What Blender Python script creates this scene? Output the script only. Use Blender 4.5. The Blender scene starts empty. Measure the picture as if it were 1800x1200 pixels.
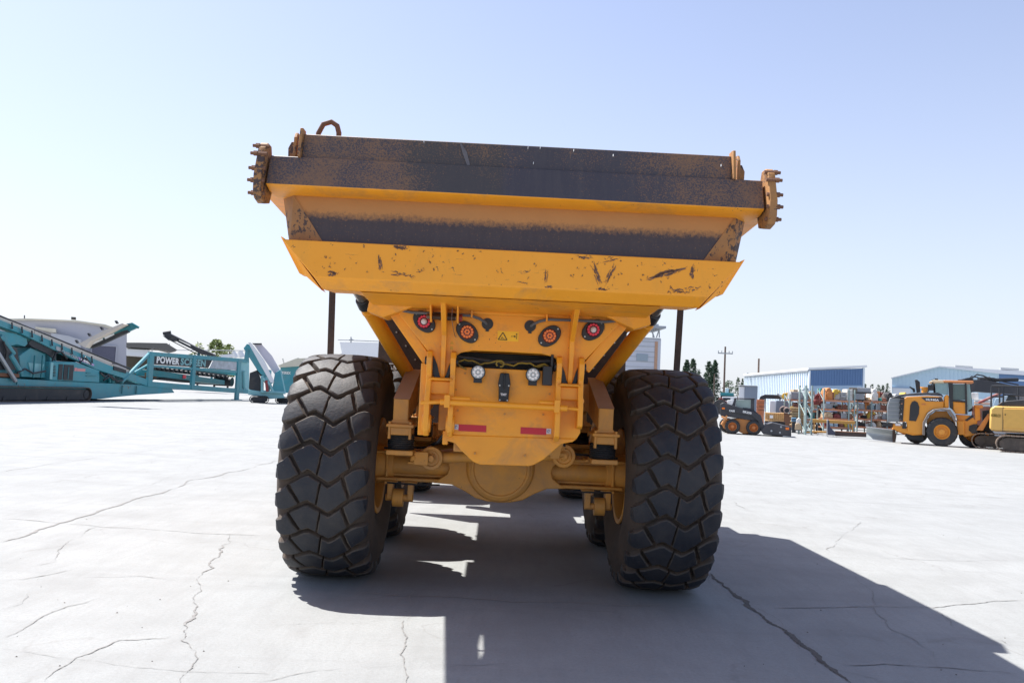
import bpy, bmesh, math, random
from mathutils import Vector, Matrix
rad = math.radians
random.seed(7)
scene = bpy.context.scene

# ---------------------------------------------------------------- camera
CAM_H, FPX, ROLL, PITCH = 1.6, 1500.0, rad(2.7), math.atan(89 / 1500)
cd = bpy.data.cameras.new('camera'); cam = bpy.data.objects.new('camera', cd)
scene.collection.objects.link(cam)
cd.sensor_width = 36; cd.lens = 30.0; cd.clip_start = 0.1; cd.clip_end = 6000
cam.matrix_world = (Matrix.Translation((0, 0, CAM_H)) @ Matrix.Rotation(rad(90) + PITCH, 4, 'X')
                    @ Matrix.Rotation(ROLL, 4, 'Z'))
scene.camera = cam

# ---------------------------------------------------------------- light
SUN = Vector((-0.50, 0.335, 1.0)).normalized()
SUN_EL = math.asin(SUN.z); SUN_AZ = math.atan2(SUN.x, SUN.y)
w = bpy.data.worlds.new("World"); scene.world = w; w.use_nodes = True
nt = w.node_tree; bg = nt.nodes['Background']
sky = nt.nodes.new('ShaderNodeTexSky'); sky.sky_type = 'NISHITA'; sky.sun_disc = False
sky.sun_elevation = SUN_EL; sky.sun_rotation = SUN_AZ % (2 * math.pi)
sky.altitude = 0; sky.air_density = 1.0; sky.dust_density = 1.3; sky.ozone_density = 2.0
wb = nt.nodes.new('ShaderNodeMix'); wb.data_type = 'RGBA'; wb.blend_type = 'MULTIPLY'; wb.inputs[0].default_value = 1   # camera white balance
wb.inputs[7].default_value = (.985, .945, 1.06, 1); nt.links.new(sky.outputs[0], wb.inputs[6])
hs = nt.nodes.new('ShaderNodeHueSaturation'); hs.inputs['Saturation'].default_value = .86; nt.links.new(wb.outputs[2], hs.inputs['Color'])
tcw = nt.nodes.new('ShaderNodeTexCoord'); spw = nt.nodes.new('ShaderNodeSeparateXYZ'); nt.links.new(tcw.outputs['Generated'], spw.inputs[0])
def wm(op, a, b_):
    n = nt.nodes.new('ShaderNodeMath'); n.operation = op; n.use_clamp = op == 'SUBTRACT'
    for i, v in enumerate((a, b_)):
        if hasattr(v, 'links'): nt.links.new(v, n.inputs[i])
        else: n.inputs[i].default_value = v
    return n.outputs[0]
hz = wm('MULTIPLY', wm('POWER', wm('SUBTRACT', 1.0, spw.outputs[2]), 3.4), .80)      # pale summer haze thickening to the horizon
mxw = nt.nodes.new('ShaderNodeMix'); mxw.data_type = 'RGBA'; nt.links.new(hz, mxw.inputs[0]); nt.links.new(hs.outputs[0], mxw.inputs[6]); mxw.inputs[7].default_value = (4.5, 4.75, 5.15, 1)
nt.links.new(mxw.outputs[2], bg.inputs[0]); bg.inputs[1].default_value = 0.096
sl = bpy.data.lights.new('sun', 'SUN'); sl.energy = 5.0; sl.angle = rad(0.53); sl.color = (1, 0.965, 0.91)
so = bpy.data.objects.new('sun', sl); scene.collection.objects.link(so)
so.rotation_euler = SUN.to_track_quat('Z', 'Y').to_euler(); so.location = (0, 0, 30)
vs = scene.view_settings; vs.view_transform = 'Standard'; vs.look = 'None'; vs.gamma = 1; vs.exposure = 1.05
scene.cycles.max_bounces = 8

# ---------------------------------------------------------------- helpers
def link(o): scene.collection.objects.link(o); return o
def tag(o, label=None, cat=None, group=None, kind=None):
    if label: o['label'] = label
    if cat: o['category'] = cat
    if group: o['group'] = group
    if kind: o['kind'] = kind
    return o
def empty(name, loc, label, cat, rz=0, group=None):
    o = link(bpy.data.objects.new(name, None)); o.location = loc; o.rotation_euler = (0, 0, rz)
    o.empty_display_size = 0.3
    return tag(o, label, cat, group)

class MB:
    def __init__(s, org=None): s.v = []; s.f = []; s.mi = []; s.org = Vector(org) if org is not None else Vector((0, 0, 0))
    def add(s, vs, fs, mi=0):
        n = len(s.v); s.v += [Vector(p) for p in vs]
        for f in fs: s.f.append([i + n for i in f]); s.mi.append(mi)
    def box(s, x0, x1, y0, y1, z0, z1, mi=0, M=None):
        vs = [Vector((x, y, z)) for z in (z0, z1) for y in (y0, y1) for x in (x0, x1)]
        if M: vs = [M @ p for p in vs]
        s.add(vs, [(0, 2, 3, 1), (4, 5, 7, 6), (0, 1, 5, 4), (2, 6, 7, 3), (0, 4, 6, 2), (1, 3, 7, 5)], mi)
    def prism(s, pts, ax, a, b, mi=0, sh=(0, 0)):
        def P(p, t, k=0):
            u, w_ = p[0] + k * sh[0], p[1] + k * sh[1]
            return (t, u, w_) if ax == 'x' else (u, t, w_) if ax == 'y' else (u, w_, t)
        n = len(pts)
        s.add([P(p, a) for p in pts] + [P(p, b, 1) for p in pts],
              [list(range(n)), list(range(2 * n - 1, n - 1, -1))] + [[i, (i + 1) % n, n + (i + 1) % n, n + i] for i in range(n)], mi)
    def cyl(s, p0, p1, r0, r1=None, n=16, mi=0, caps=True):
        p0, p1 = Vector(p0), Vector(p1); r1 = r0 if r1 is None else r1
        q = (p1 - p0).to_track_quat('Z', 'Y'); vs = []
        for p, r in ((p0, r0), (p1, r1)):
            for i in range(n):
                a = 2 * math.pi * i / n; vs.append(p + q @ Vector((math.cos(a) * r, math.sin(a) * r, 0)))
        fs = [[i, (i + 1) % n, n + (i + 1) % n, n + i] for i in range(n)]
        if caps: fs += [list(range(n - 1, -1, -1)), list(range(n, 2 * n))]
        s.add(vs, fs, mi)
    def tube(s, pts, r, n=8, mi=0):
        pts = [Vector(p) for p in pts]; vs = []; fs = []; q = None
        for i, p in enumerate(pts):
            d = (pts[min(i + 1, len(pts) - 1)] - pts[max(i - 1, 0)]).normalized()
            if q is None: q = d.to_track_quat('Z', 'Y')
            else: q = (q @ Vector((0, 0, 1))).rotation_difference(d) @ q
            for k in range(n):
                a = 2 * math.pi * k / n; vs.append(p + q @ Vector((math.cos(a) * r, math.sin(a) * r, 0)))
        for i in range(len(pts) - 1):
            for k in range(n): fs.append([i * n + k, i * n + (k + 1) % n, (i + 1) * n + (k + 1) % n, (i + 1) * n + k])
        fs += [list(range(n)), list(range(len(pts) * n - 1, (len(pts) - 1) * n - 1, -1))]
        s.add(vs, fs, mi)
    def lathe(s, prof, c, ax='x', n=32, mi=0, closed=False):
        # prof: (r, h) ; axis through c
        c = Vector(c); vs = []; m = len(prof)
        for i in range(n):
            a = 2 * math.pi * i / n; ca, sa = math.cos(a), math.sin(a)
            for r, h in prof:
                vs.append(c + Vector({'x': (h, r * ca, r * sa), 'y': (r * ca, h, r * sa), 'z': (r * ca, r * sa, h)}[ax]))
        fs = []
        for i in range(n):
            j = (i + 1) % n
            for k in range(m if closed else m - 1):
                l = (k + 1) % m; fs.append([i * m + k, j * m + k, j * m + l, i * m + l])
        s.add(vs, fs, mi)
    def bar(s, p0, p1, wd, ht, mi=0, up=(0, 0, 1)):
        p0, p1 = Vector(p0), Vector(p1); d = (p1 - p0).normalized(); up = Vector(up)
        if abs(d.dot(up)) > .95: up = Vector((0, 1, 0))
        x = d.cross(up).normalized(); z = x.cross(d)
        vs = [p + x * a * wd / 2 + z * b * ht / 2 for p in (p0, p1) for a, b in ((-1, -1), (1, -1), (1, 1), (-1, 1))]
        s.add(vs, [(0, 1, 2, 3), (7, 6, 5, 4), (0, 4, 5, 1), (1, 5, 6, 2), (2, 6, 7, 3), (3, 7, 4, 0)], mi)
    # figures lying in an upright plane (see Plane), given real thickness t behind it
    def slab(s, pl, pts, t, off=0, mi=0):
        q = pl.sh(off); P = [q.hit(x, y) for x, y in pts]; n = len(P)
        s.add(P + [p + pl.n * t for p in P],
              [list(range(n)), list(range(2 * n - 1, n - 1, -1))] + [[i, (i + 1) % n, n + (i + 1) % n, n + i] for i in range(n)], mi)
    def rect(s, pl, x0, y0, x1, y1, t, off=0, mi=0):
        xm, ym = (x0 + x1) / 2, (y0 + y1) / 2; N_ = pl.n; pl = pl.sh(off); off = 0
        A, B = pl.hit(x0, ym), pl.hit(x1, ym); z1, z0 = pl.hit(xm, y0).z, pl.hit(xm, y1).z
        vs = []
        for o in (off, off + t):
            for p, z in ((A, z0), (B, z0), (B, z1), (A, z1)):
                q = p + pl.n * o; q.z = z; vs.append(q)
        s.add(vs, [(0, 1, 2, 3), (7, 6, 5, 4), (0, 4, 5, 1), (1, 5, 6, 2), (2, 6, 7, 3), (3, 7, 4, 0)], mi)
    def rod(s, pl, a, b, r, off=0, off2=None, mi=0, n=8):
        off2 = off if off2 is None else off2
        A = pl.sh(off).hit(*a); B = A + pl.n * (off2 - off) if tuple(a) == tuple(b) else pl.sh(off2).hit(*b); s.cyl(A, B, r, n=n, mi=mi)
    def build(s, name, mats, parent=None, bevel=0, smooth=35, seg=2, recalc=True):
        me = bpy.data.meshes.new(name)
        me.from_pydata([tuple(p - s.org) for p in s.v], [], s.f)
        for m in (mats if isinstance(mats, (list, tuple)) else [mats]): me.materials.append(m)
        for p, i in zip(me.polygons, s.mi): p.material_index = i
        if recalc:
            b = bmesh.new(); b.from_mesh(me); bmesh.ops.recalc_face_normals(b, faces=b.faces); b.to_mesh(me); b.free()
        if smooth:
            me.shade_smooth(); me.set_sharp_from_angle(angle=rad(smooth))
        o = link(bpy.data.objects.new(name, me))
        if parent: o.parent = parent
        if bevel:
            md = o.modifiers.new('bevel', 'BEVEL'); md.width = bevel; md.segments = seg; md.limit_method = 'ANGLE'; md.angle_limit = rad(30)
        return o

def ray(x, y):
    u, v = x - 900, 600 - y
    a = u * math.cos(ROLL) - v * math.sin(ROLL); b = u * math.sin(ROLL) + v * math.cos(ROLL)
    return Vector((a, FPX * math.cos(PITCH) - b * math.sin(PITCH), FPX * math.sin(PITCH) + b * math.cos(PITCH)))
def gnd(x, y, z=0.0):
    d = ray(x, y); t = (z - CAM_H) / d.z; return Vector((d.x * t, d.y * t, z))
class Plane:                 # upright plane through ground point o, running along d (to the right); n points away
    def __init__(s, o, d): s.o = Vector((o[0], o[1], 0)); s.d = Vector((d[0], d[1], 0)).normalized(); s.n = Vector((-s.d.y, s.d.x, 0))
    def sh(s, k): return Plane(s.o + s.n * k, s.d)
    def hit(s, x, y):
        r = ray(x, y); t = s.o.dot(s.n) / r.dot(s.n); return Vector((0, 0, CAM_H)) + r * t
def face_plane(Y): return Plane((0, Y), (1, 0))

def text_mesh(name, body, mat, parent, o, right, up, wdt, hgt, t=0.004, org=(0, 0, 0), shear=0):
    cu = bpy.data.curves.new(name, 'FONT'); cu.body = body; cu.extrude = 0.5; cu.resolution_u = 3; cu.shear = shear
    cu.offset = 0.045; cu.space_character = 1.08
    tmp = link(bpy.data.objects.new('tmp', cu)); bpy.context.view_layer.update()
    dg = bpy.context.evaluated_depsgraph_get(); me = bpy.data.meshes.new_from_object(tmp.evaluated_get(dg))
    bpy.data.objects.remove(tmp); bpy.data.curves.remove(cu)
    xs = [v.co.x for v in me.vertices]; ys = [v.co.y for v in me.vertices]
    x0, y0, sx, sy = min(xs), min(ys), max(xs) - min(xs), max(ys) - min(ys)
    o, right, up = Vector(o), Vector(right).normalized(), Vector(up).normalized(); nn = right.cross(up)
    for v in me.vertices:
        v.co = o + right * ((v.co.x - x0) / sx * wdt) + up * ((v.co.y - y0) / sy * hgt) + nn * (t if v.co.z > 0 else -0.001) - Vector(org)
    me.materials.clear(); me.materials.append(mat)
    ob = link(bpy.data.objects.new(name, me)); ob.parent = parent
    return ob
def text_on(pl, body, mat, parent, x0, y0, x1, y1, org, name='lettering', off=0, shear=0, hpx=None):
    # lettering whose base line runs from (x0, y1 of left) to the right along the plane
    pl = pl.sh(off); off = 0; A = pl.hit(x0, y0); B = pl.hit(x1, y1); r = (B - A); h = (pl.hit(x0, y0 - hpx) - A).length
    return text_mesh(name, body, mat, parent, A + pl.n * off, r, (0, 0, 1), r.length, h, org=org, shear=shear)

# ---------------------------------------------------------------- materials
def NT(name):
    m = bpy.data.materials.new(name); m.use_nodes = True; t = m.node_tree
    return m, t, t.nodes['Principled BSDF']
def nnode(t, ty, **kw):
    n = t.nodes.new(ty)
    for k, v in kw.items():
        if k in n.inputs: n.inputs[k].default_value = v
        else: setattr(n, k, v)
    return n
def noise(t, vec, scale, detail=4, rough=.6, dist=0):
    n = t.nodes.new('ShaderNodeTexNoise'); n.inputs['Scale'].default_value = scale; n.inputs['Detail'].default_value = detail
    n.inputs['Roughness'].default_value = rough; n.inputs['Distortion'].default_value = dist
    if vec: t.links.new(vec, n.inputs['Vector'])
    return n.outputs['Fac']
def ramp(t, fac, a, b, ca=(0, 0, 0, 1), cb=(1, 1, 1, 1)):
    n = t.nodes.new('ShaderNodeValToRGB'); e = n.color_ramp.elements
    e[0].position = a; e[1].position = b; e[0].color = ca; e[1].color = cb
    t.links.new(fac, n.inputs[0]); return n.outputs[0]
def mix(t, fac, a, b, mode='MIX'):
    n = t.nodes.new('ShaderNodeMix'); n.data_type = 'RGBA'; n.blend_type = mode
    for s, v in ((n.inputs[0], fac), (n.inputs[6], a), (n.inputs[7], b)):
        if hasattr(v, 'links'): t.links.new(v, s)
        else: s.default_value = v if not isinstance(v, tuple) else (*v[:3], 1)
    return n.outputs[2]
def mth(t, op, a, b=None, c=None):
    n = t.nodes.new('ShaderNodeMath'); n.operation = op
    for i, v in enumerate((a, b, c)):
        if v is None: continue
        if hasattr(v, 'links'): t.links.new(v, n.inputs[i])
        else: n.inputs[i].default_value = v
    return n.outputs[0]
def coord(t, kind='Object', scale=None):
    tc = t.nodes.new('ShaderNodeTexCoord'); o = tc.outputs[kind]
    if scale:
        mp = t.nodes.new('ShaderNodeMapping'); mp.inputs['Scale'].default_value = scale; t.links.new(o, mp.inputs[0]); o = mp.outputs[0]
    return o
def bump(t, h, bsdf, strength=.3, dist=.01):
    b = t.nodes.new('ShaderNodeBump'); b.inputs['Strength'].default_value = strength; b.inputs['Distance'].default_value = dist
    t.links.new(h, b.inputs['Height']); t.links.new(b.outputs[0], bsdf.inputs['Normal'])

def mat(name, col, rough=.5, metal=0, var=.12, scale=6, dirt=None, dirt_amt=.35, chips=None, chip_t=.66, chip_scale=40, bmp=.08, spec=.5):
    """painted or plain surface: tone variation, soft dirt, sharp chips"""
    m, t, b = NT(name); co = coord(t)
    n1 = noise(t, co, scale, 5, .6)
    c = mix(t, n1, tuple(x * (1 - var) for x in col), tuple(min(1, x * (1 + var)) for x in col))
    r = mth(t, 'MULTIPLY_ADD', n1, .2, rough - .1)
    if dirt:
        d = ramp(t, noise(t, co, scale * .45, 8, .7, .4), .62 - dirt_amt * .4, .85)
        c = mix(t, d, c, dirt); r = mth(t, 'MAXIMUM', r, mth(t, 'MULTIPLY', d, .85))
    if chips:
        k1 = noise(t, co, chip_scale, 6, .7); k2 = noise(t, co, chip_scale * .12, 3, .5)
        k = ramp(t, mth(t, 'ADD', mth(t, 'MULTIPLY', k1, .6), mth(t, 'MULTIPLY', k2, .4)), chip_t, chip_t + .015)
        c = mix(t, k, c, chips)
    t.links.new(c, b.inputs['Base Color']); t.links.new(r, b.inputs['Roughness'])
    b.inputs['Metallic'].default_value = metal; b.inputs['Specular IOR Level'].default_value = spec
    if bmp: bump(t, noise(t, co, scale * 6, 4, .6), b, bmp, .004)
    return m

YEL = (0.88, 0.355, 0.020)
M = {}
M['yellow'] = mat('yellow_paint', YEL, .45, dirt=(.36, .20, .09), dirt_amt=.28, chips=(.08, .04, .03), chip_t=.645)
M['yellow_dull'] = mat('dusty_yellow_paint', (.70, .31, .04), .6, dirt=(.26, .16, .085), dirt_amt=.75, chips=(.09, .05, .035), chip_t=.635)
M['brown_top'] = mat('brown_reflecting_top', (.34, .21, .14), .5, dirt=(.45, .32, .22))  # arm tops: a dark reflection painted in as brown
M['flap'] = mat('brown_mudguard', (.055, .038, .032), .7, dirt=(.14, .09, .06), dirt_amt=.4, bmp=.2)
M['black'] = mat('black_plastic', (.018, .019, .022), .45, dirt=(.06, .05, .045), dirt_amt=.3)
M['blackmet'] = mat('black_steel', (.02, .022, .025), .35, metal=.3)
M['rubber'] = mat('rubber', (.02, .022, .026), .55, dirt=(.09, .07, .055), dirt_amt=.35, bmp=.3, scale=9)
M['groove'] = mat('dusty_rubber', (.050, .038, .030), .9, dirt=(.12, .08, .055), dirt_amt=.6, scale=4, bmp=.4)
M['edge'] = mat('worn_rubber_edge', (.060, .054, .050), .8, dirt=(.12, .095, .075), dirt_amt=.6, spec=.3, scale=5, bmp=.4)
M['tread'] = mat('tread_rubber', (.013, .016, .024), .62, var=.4, dirt=(.055, .050, .048), dirt_amt=.55, scale=7, chips=(.085, .08, .075), chip_t=.63, chip_scale=45, bmp=.6, spec=.45)
M['steel'] = mat('steel', (.42, .40, .37), .35, metal=.9)
M['rust'] = mat('rust', (.19, .09, .05), .85, dirt=(.09, .05, .04), bmp=.4)
M['white'] = mat('white_paint', (.78, .78, .76), .5)
M['pin'] = mat('greased_pin', (.14, .11, .09), .4, metal=.7)

def gate_mat():          # scorched dark coating; orange primer speckles showing through, strongest at both ends
    m, t, b = NT('weathered_dark_coating'); co = coord(t)
    sp = nnode(t, 'ShaderNodeSeparateXYZ'); t.links.new(co, sp.inputs[0])
    ends = ramp(t, mth(t, 'ABSOLUTE', mth(t, 'SUBTRACT', sp.outputs[0], .12)), .55, 1.5)
    k = mth(t, 'ADD', mth(t, 'MULTIPLY', noise(t, co, 95, 5, .8), .7), mth(t, 'MULTIPLY', noise(t, co, 3, 4, .6), .30))
    k = mth(t, 'ADD', k, mth(t, 'MULTIPLY', ends, .10))
    s = ramp(t, k, .555, .63)
    base = mix(t, noise(t, co, 2.5, 5, .6), (.048, .042, .052), (.068, .06, .068))
    # vertical rain streaks
    st = ramp(t, noise(t, coord(t, scale=(30, 8, 1.2)), 1.0, 4, .6), .45, .75); base = mix(t, mth(t, 'MULTIPLY', st, .35), base, (.10, .085, .08))
    patch = ramp(t, mth(t, 'ABSOLUTE', mth(t, 'ADD', sp.outputs[0], .42)), .30, .36, (1, 1, 1, 1), (0, 0, 0, 1))
    base = mix(t, mth(t, 'MULTIPLY', patch, .5), base, (.062, .052, .040))
    c = mix(t, mth(t, 'MULTIPLY', s, .85), base, (.24, .125, .06))
    t.links.new(c, b.inputs['Base Color']); b.inputs['Roughness'].default_value = .62
    bump(t, noise(t, co, 90, 4, .7), b, .25, .003); return m
M['gate'] = gate_mat()
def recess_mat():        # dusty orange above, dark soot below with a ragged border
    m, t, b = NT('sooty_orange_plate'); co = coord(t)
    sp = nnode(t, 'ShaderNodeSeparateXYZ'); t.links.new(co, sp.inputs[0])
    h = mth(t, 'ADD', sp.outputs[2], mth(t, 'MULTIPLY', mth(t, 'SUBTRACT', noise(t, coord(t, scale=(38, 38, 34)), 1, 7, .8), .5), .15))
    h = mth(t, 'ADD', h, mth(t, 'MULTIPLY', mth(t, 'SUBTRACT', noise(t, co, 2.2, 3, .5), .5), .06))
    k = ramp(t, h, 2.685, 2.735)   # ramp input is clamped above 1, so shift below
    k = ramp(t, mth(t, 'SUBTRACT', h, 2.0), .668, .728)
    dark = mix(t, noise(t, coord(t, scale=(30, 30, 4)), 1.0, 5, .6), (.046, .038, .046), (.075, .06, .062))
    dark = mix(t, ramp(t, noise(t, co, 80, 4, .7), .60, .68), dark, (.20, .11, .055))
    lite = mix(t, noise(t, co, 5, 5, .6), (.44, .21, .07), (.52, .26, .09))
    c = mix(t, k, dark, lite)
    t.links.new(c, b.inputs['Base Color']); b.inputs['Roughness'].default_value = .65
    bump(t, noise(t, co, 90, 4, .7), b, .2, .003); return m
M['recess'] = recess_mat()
def side_rust():
    return mat('scraped_orange_plate', (.42, .20, .06), .7, dirt=(.16, .09, .06), dirt_amt=.6, chips=(.07, .045, .04), chip_t=.53, chip_scale=26, scale=8, bmp=.2)
M['scraped'] = side_rust()
def lip_mat():
    m, t, b = NT('scratched_yellow_paint'); co = coord(t)
    c = mix(t, noise(t, co, 5, 5, .6), (.95, .365, .030), (.98, .41, .045))
    # small chips
    k = mth(t, 'ADD', mth(t, 'MULTIPLY', noise(t, co, 38, 5, .7), .55), mth(t, 'MULTIPLY', noise(t, co, 5, 3, .5), .45))
    c = mix(t, ramp(t, k, .625, .645), c, (.16, .085, .05))
    # thin scratches in two directions
    for sc, lo in (((9, 9, 55), .70), ((70, 70, 8), .70)):
        s = ramp(t, noise(t, coord(t, scale=sc), 1, 3, .6, 1.2), lo, lo + .02); c = mix(t, mth(t, 'MULTIPLY', s, .7), c, (.17, .09, .06))
    d = ramp(t, noise(t, coord(t, scale=(12, 12, 1.5)), 1, 5, .6), .5, .8); c = mix(t, mth(t, 'MULTIPLY', d, .3), c, (.62, .30, .06))
    t.links.new(c, b.inputs['Base Color']); b.inputs['Roughness'].default_value = .6; b.inputs['Specular IOR Level'].default_value = .3
    bump(t, noise(t, co, 3, 3, .5), b, .15, .02); return m
M['lip'] = lip_mat()

def concrete():
    m, t, b = NT('concrete'); co = coord(t)
    big = noise(t, co, .12, 6, .6); mid = noise(t, co, 1.3, 8, .65, .3); fine = noise(t, co, 45, 5, .7)
    br = noise(t, coord(t, scale=(9, 1.6, 1)), 1, 5, .65, .4)
    c = mix(t, ramp(t, big, .3, .7), (.252, .262, .262), (.298, .306, .304))
    c = mix(t, mth(t, 'MULTIPLY', ramp(t, mid, .42, .70), .62), c, (.205, .210, .207))
    c = mix(t, mth(t, 'MULTIPLY', ramp(t, fine, .42, .68), .42), c, (.185, .187, .182))
    c = mix(t, mth(t, 'MULTIPLY', ramp(t, noise(t, co, 140, 3, .6), .5, .7), .3), c, (.36, .365, .36))
    c = mix(t, mth(t, 'MULTIPLY', ramp(t, br, .45, .7), .28), c, (.19, .192, .188))
    pit = ramp(t, noise(t, co, 26, 6, .75), .60, .66); c = mix(t, mth(t, 'MULTIPLY', pit, .28), c, (.15, .148, .14))
    # long tyre and drag marks across the yard
    st = noise(t, coord(t, scale=(.22, 1.9, 1)), 1, 6, .65, .6); c = mix(t, mth(t, 'MULTIPLY', ramp(t, st, .52, .72), .35), c, (.187, .19, .187))
    sm_ = noise(t, coord(t, scale=(.5, .06, 1)), 1, 6, .7, 1.5); c = mix(t, mth(t, 'MULTIPLY', ramp(t, sm_, .56, .72), .28), c, (.17, .172, .168))
    oil = noise(t, co, .55, 5, .65, .8); c = mix(t, mth(t, 'MULTIPLY', ramp(t, oil, .66, .78), .35), c, (.16, .15, .14))
    # speckles of grit
    sp = ramp(t, noise(t, co, 16, 2, .5), .76, .78); c = mix(t, mth(t, 'MULTIPLY', sp, .5), c, (.15, .14, .13))
    # hairline crack network, distorted
    vec = nnode(t, 'ShaderNodeVectorMath', operation='ADD'); nz = t.nodes.new('ShaderNodeTexNoise'); nz.inputs['Scale'].default_value = 1.6; nz.inputs['Detail'].default_value = 6
    t.links.new(co, nz.inputs['Vector']); sc = nnode(t, 'ShaderNodeVectorMath', operation='SCALE'); sc.inputs['Scale'].default_value = .9
    t.links.new(nz.outputs['Color'], sc.inputs[0]); t.links.new(co, vec.inputs[0]); t.links.new(sc.outputs[0], vec.inputs[1])
    v = t.nodes.new('ShaderNodeTexVoronoi'); v.feature = 'DISTANCE_TO_EDGE'; v.inputs['Scale'].default_value = .42; t.links.new(vec.outputs[0], v.inputs['Vector'])
    ck = ramp(t, v.outputs['Distance'], .001, .009, (1, 1, 1, 1), (0, 0, 0, 1)); ck = mth(t, 'MULTIPLY', ck, ramp(t, noise(t, co, .8, 4, .6), .48, .6))
    c = mix(t, mth(t, 'MULTIPLY', ck, .38), c, (.15, .14, .13))
    t.links.new(c, b.inputs['Base Color']); b.inputs['Roughness'].default_value = .85; b.inputs['Specular IOR Level'].default_value = .3
    bump(t, mth(t, 'ADD', fine, mth(t, 'MULTIPLY', mid, 1.5)), b, .35, .006); return m
M['concrete'] = concrete()
M['crack_mid'] = mat('crack_grey', (.195, .192, .186), .95, var=.4, scale=20, bmp=0)
M['crack'] = mat('crack_dirt', (.10, .092, .082), .95, var=.4, scale=20, bmp=0)
M['crack_pale'] = mat('joint_filler', (.30, .29, .27), .95, var=.3, scale=12, bmp=0)

# ---------------------------------------------------------------- ground
g = MB(); g.add([(-1500, -60, 0), (1500, -60, 0), (1500, 3000, 0), (-1500, 3000, 0)], [(0, 1, 2, 3)])
tag(g.build('ground', M['concrete'], smooth=0), kind='structure')

def ribbon(mb, pts, wid, jit, step=.12, z=.004, brk=0, mi=0):
    """a crack: fractal centre line, width wandering between a hair and wid"""
    pts = [Vector((p[0], p[1], 0)) for p in pts]; out = []
    rough = .05 + jit * 2.2
    def sub(a, b, out):
        L = (b - a).length
        if L < max(.035, a.y * .006): out.append(a); return
        n = Vector((-(b - a).y, (b - a).x, 0)).normalized(); m = (a + b) / 2 + n * random.uniform(-1, 1) * L * rough
        sub(a, m, out); sub(m, b, out)
    for a, b in zip(pts, pts[1:]): sub(a, b, out)
    out.append(pts[-1]); m = .6; L = []; N = len(out)
    for i, p in enumerate(out):
        d = (out[min(i + 1, N - 1)] - out[max(i - 1, 0)]).normalized(); nrm = Vector((-d.y, d.x, 0))
        m = min(1, max(.06 if brk else .35, m + random.uniform(-.22, .22) - (m - (.62 - brk * .7)) * .06))
        hw = wid * m * random.uniform(.6, 1.15) / 2 * min(1, (i + 1) / 6, (N - i) / 6); L.append((p - nrm * hw, p + nrm * hw))
    for i in range(len(L) - 1):
        a, b = L[i]; c, d = L[i + 1]
        mb.add([(a.x, a.y, z), (b.x, b.y, z), (d.x, d.y, z), (c.x, c.y, z)], [(0, 1, 2, 3)], mi)
ck = MB()
def crack(px, wid, jit=.012, brk=.1, step=.1, mi=0, k=1): ribbon(ck, [gnd(*p) for p in px], wid * k * (1 if mi != 2 else .9), jit, step, brk=brk, mi=mi)
crack([(0, 953), (104, 919), (210, 888), (300, 860), (400, 830), (492, 808)], .055, .012, .10, mi=2, k=.8)          # long joint, left
crack([(0, 911), (104, 919), (260, 930), (400, 939), (480, 941)], .035, .008, .15, mi=2, k=.55)
crack([(404, 940), (385, 965), (355, 1010), (352, 1030), (345, 1062), (325, 1095), (318, 1125), (345, 1145), (338, 1170), (318, 1200)], .05, .03, .2, .05, mi=2, k=.55)
crack([(10, 1120), (60, 1093), (120, 1065), (180, 1050)], .018, .012, .3, mi=2, k=.55)
crack([(0, 1140), (70, 1150), (130, 1158), (200, 1168), (330, 1180), (480, 1185)], .018, .012, .35, mi=2, k=.55)
crack([(78, 1198), (110, 1172), (135, 1155), (180, 1138), (210, 1125), (300, 1120)], .022, .014, .3, mi=2, k=.55)
crack([(0, 1020), (40, 1018), (95, 1008), (130, 1000)], .03, .014, .4, mi=2, k=.55)
crack([(0, 1072), (40, 1060), (52, 1040)], .03, .014, .4, mi=2, k=.55)
crack([(100, 987), (60, 996)], .03, .01, .4, mi=2, k=.55); crack([(170, 925), (110, 960), (98, 985)], .02, .01, .4, mi=2, k=.55)
crack([(0, 830), (90, 815), (170, 803), (260, 788), (350, 772)], .03, .01, .25, mi=2, k=.55)
crack([(90, 842), (180, 848), (300, 856)], .025, .008, .3, mi=2, k=.55)
crack([(200, 870), (330, 820), (420, 800)], .02, .02, .6, mi=2, k=.55)
crack([(140, 1015), (240, 1012), (340, 1022), (365, 1030), (400, 1026), (480, 1032)], .018, .01, .35, mi=2, k=.55)
crack([(710, 1090), (716, 1120), (703, 1150), (712, 1178), (714, 1200)], .03, .014, .3, mi=2, k=.55)
crack([(715, 1090), (722, 1060), (728, 1035)], .012, .008, .3, mi=1)
crack([(450, 1200), (560, 1178), (690, 1170), (780, 1168), (900, 1165)], .014, .01, .35, mi=2, k=.55)
crack([(600, 1040), (720, 1048), (900, 1058), (1100, 1064), (1240, 1060)], .02, .01, .2, mi=1)
crack([(480, 1098), (640, 1095), (720, 1083)], .012, .01, .4, mi=2, k=.55)
crack([(1248, 1008), (1270, 1025), (1310, 1055), (1345, 1088), (1365, 1100), (1400, 1125), (1440, 1158), (1475, 1185), (1496, 1200)], .06, .016, 0, .05)
crack([(1248, 1008), (1290, 1055), (1360, 1083), (1420, 1150), (1480, 1180), (1560, 1200)], .02, .03, .35, mi=2, k=.55)
crack([(1360, 1068), (1500, 1066), (1640, 1068), (1720, 1060), (1800, 1055)], .035, .01, .12, mi=2, k=.55)
crack([(1480, 1168), (1640, 1172), (1800, 1185)], .03, .01, .12, mi=2, k=.55)
crack([(1440, 980), (1500, 1010), (1540, 1060), (1560, 1100), (1640, 1145), (1660, 1180)], .02, .014, .2, mi=2, k=.55)
crack([(1640, 1070), (1680, 1105), (1760, 1125), (1800, 1145)], .018, .012, .25, mi=2, k=.55)
crack([(1462, 972), (1470, 955), (1500, 930), (1512, 915)], .03, .02, .35, mi=2, k=.55)
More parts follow.
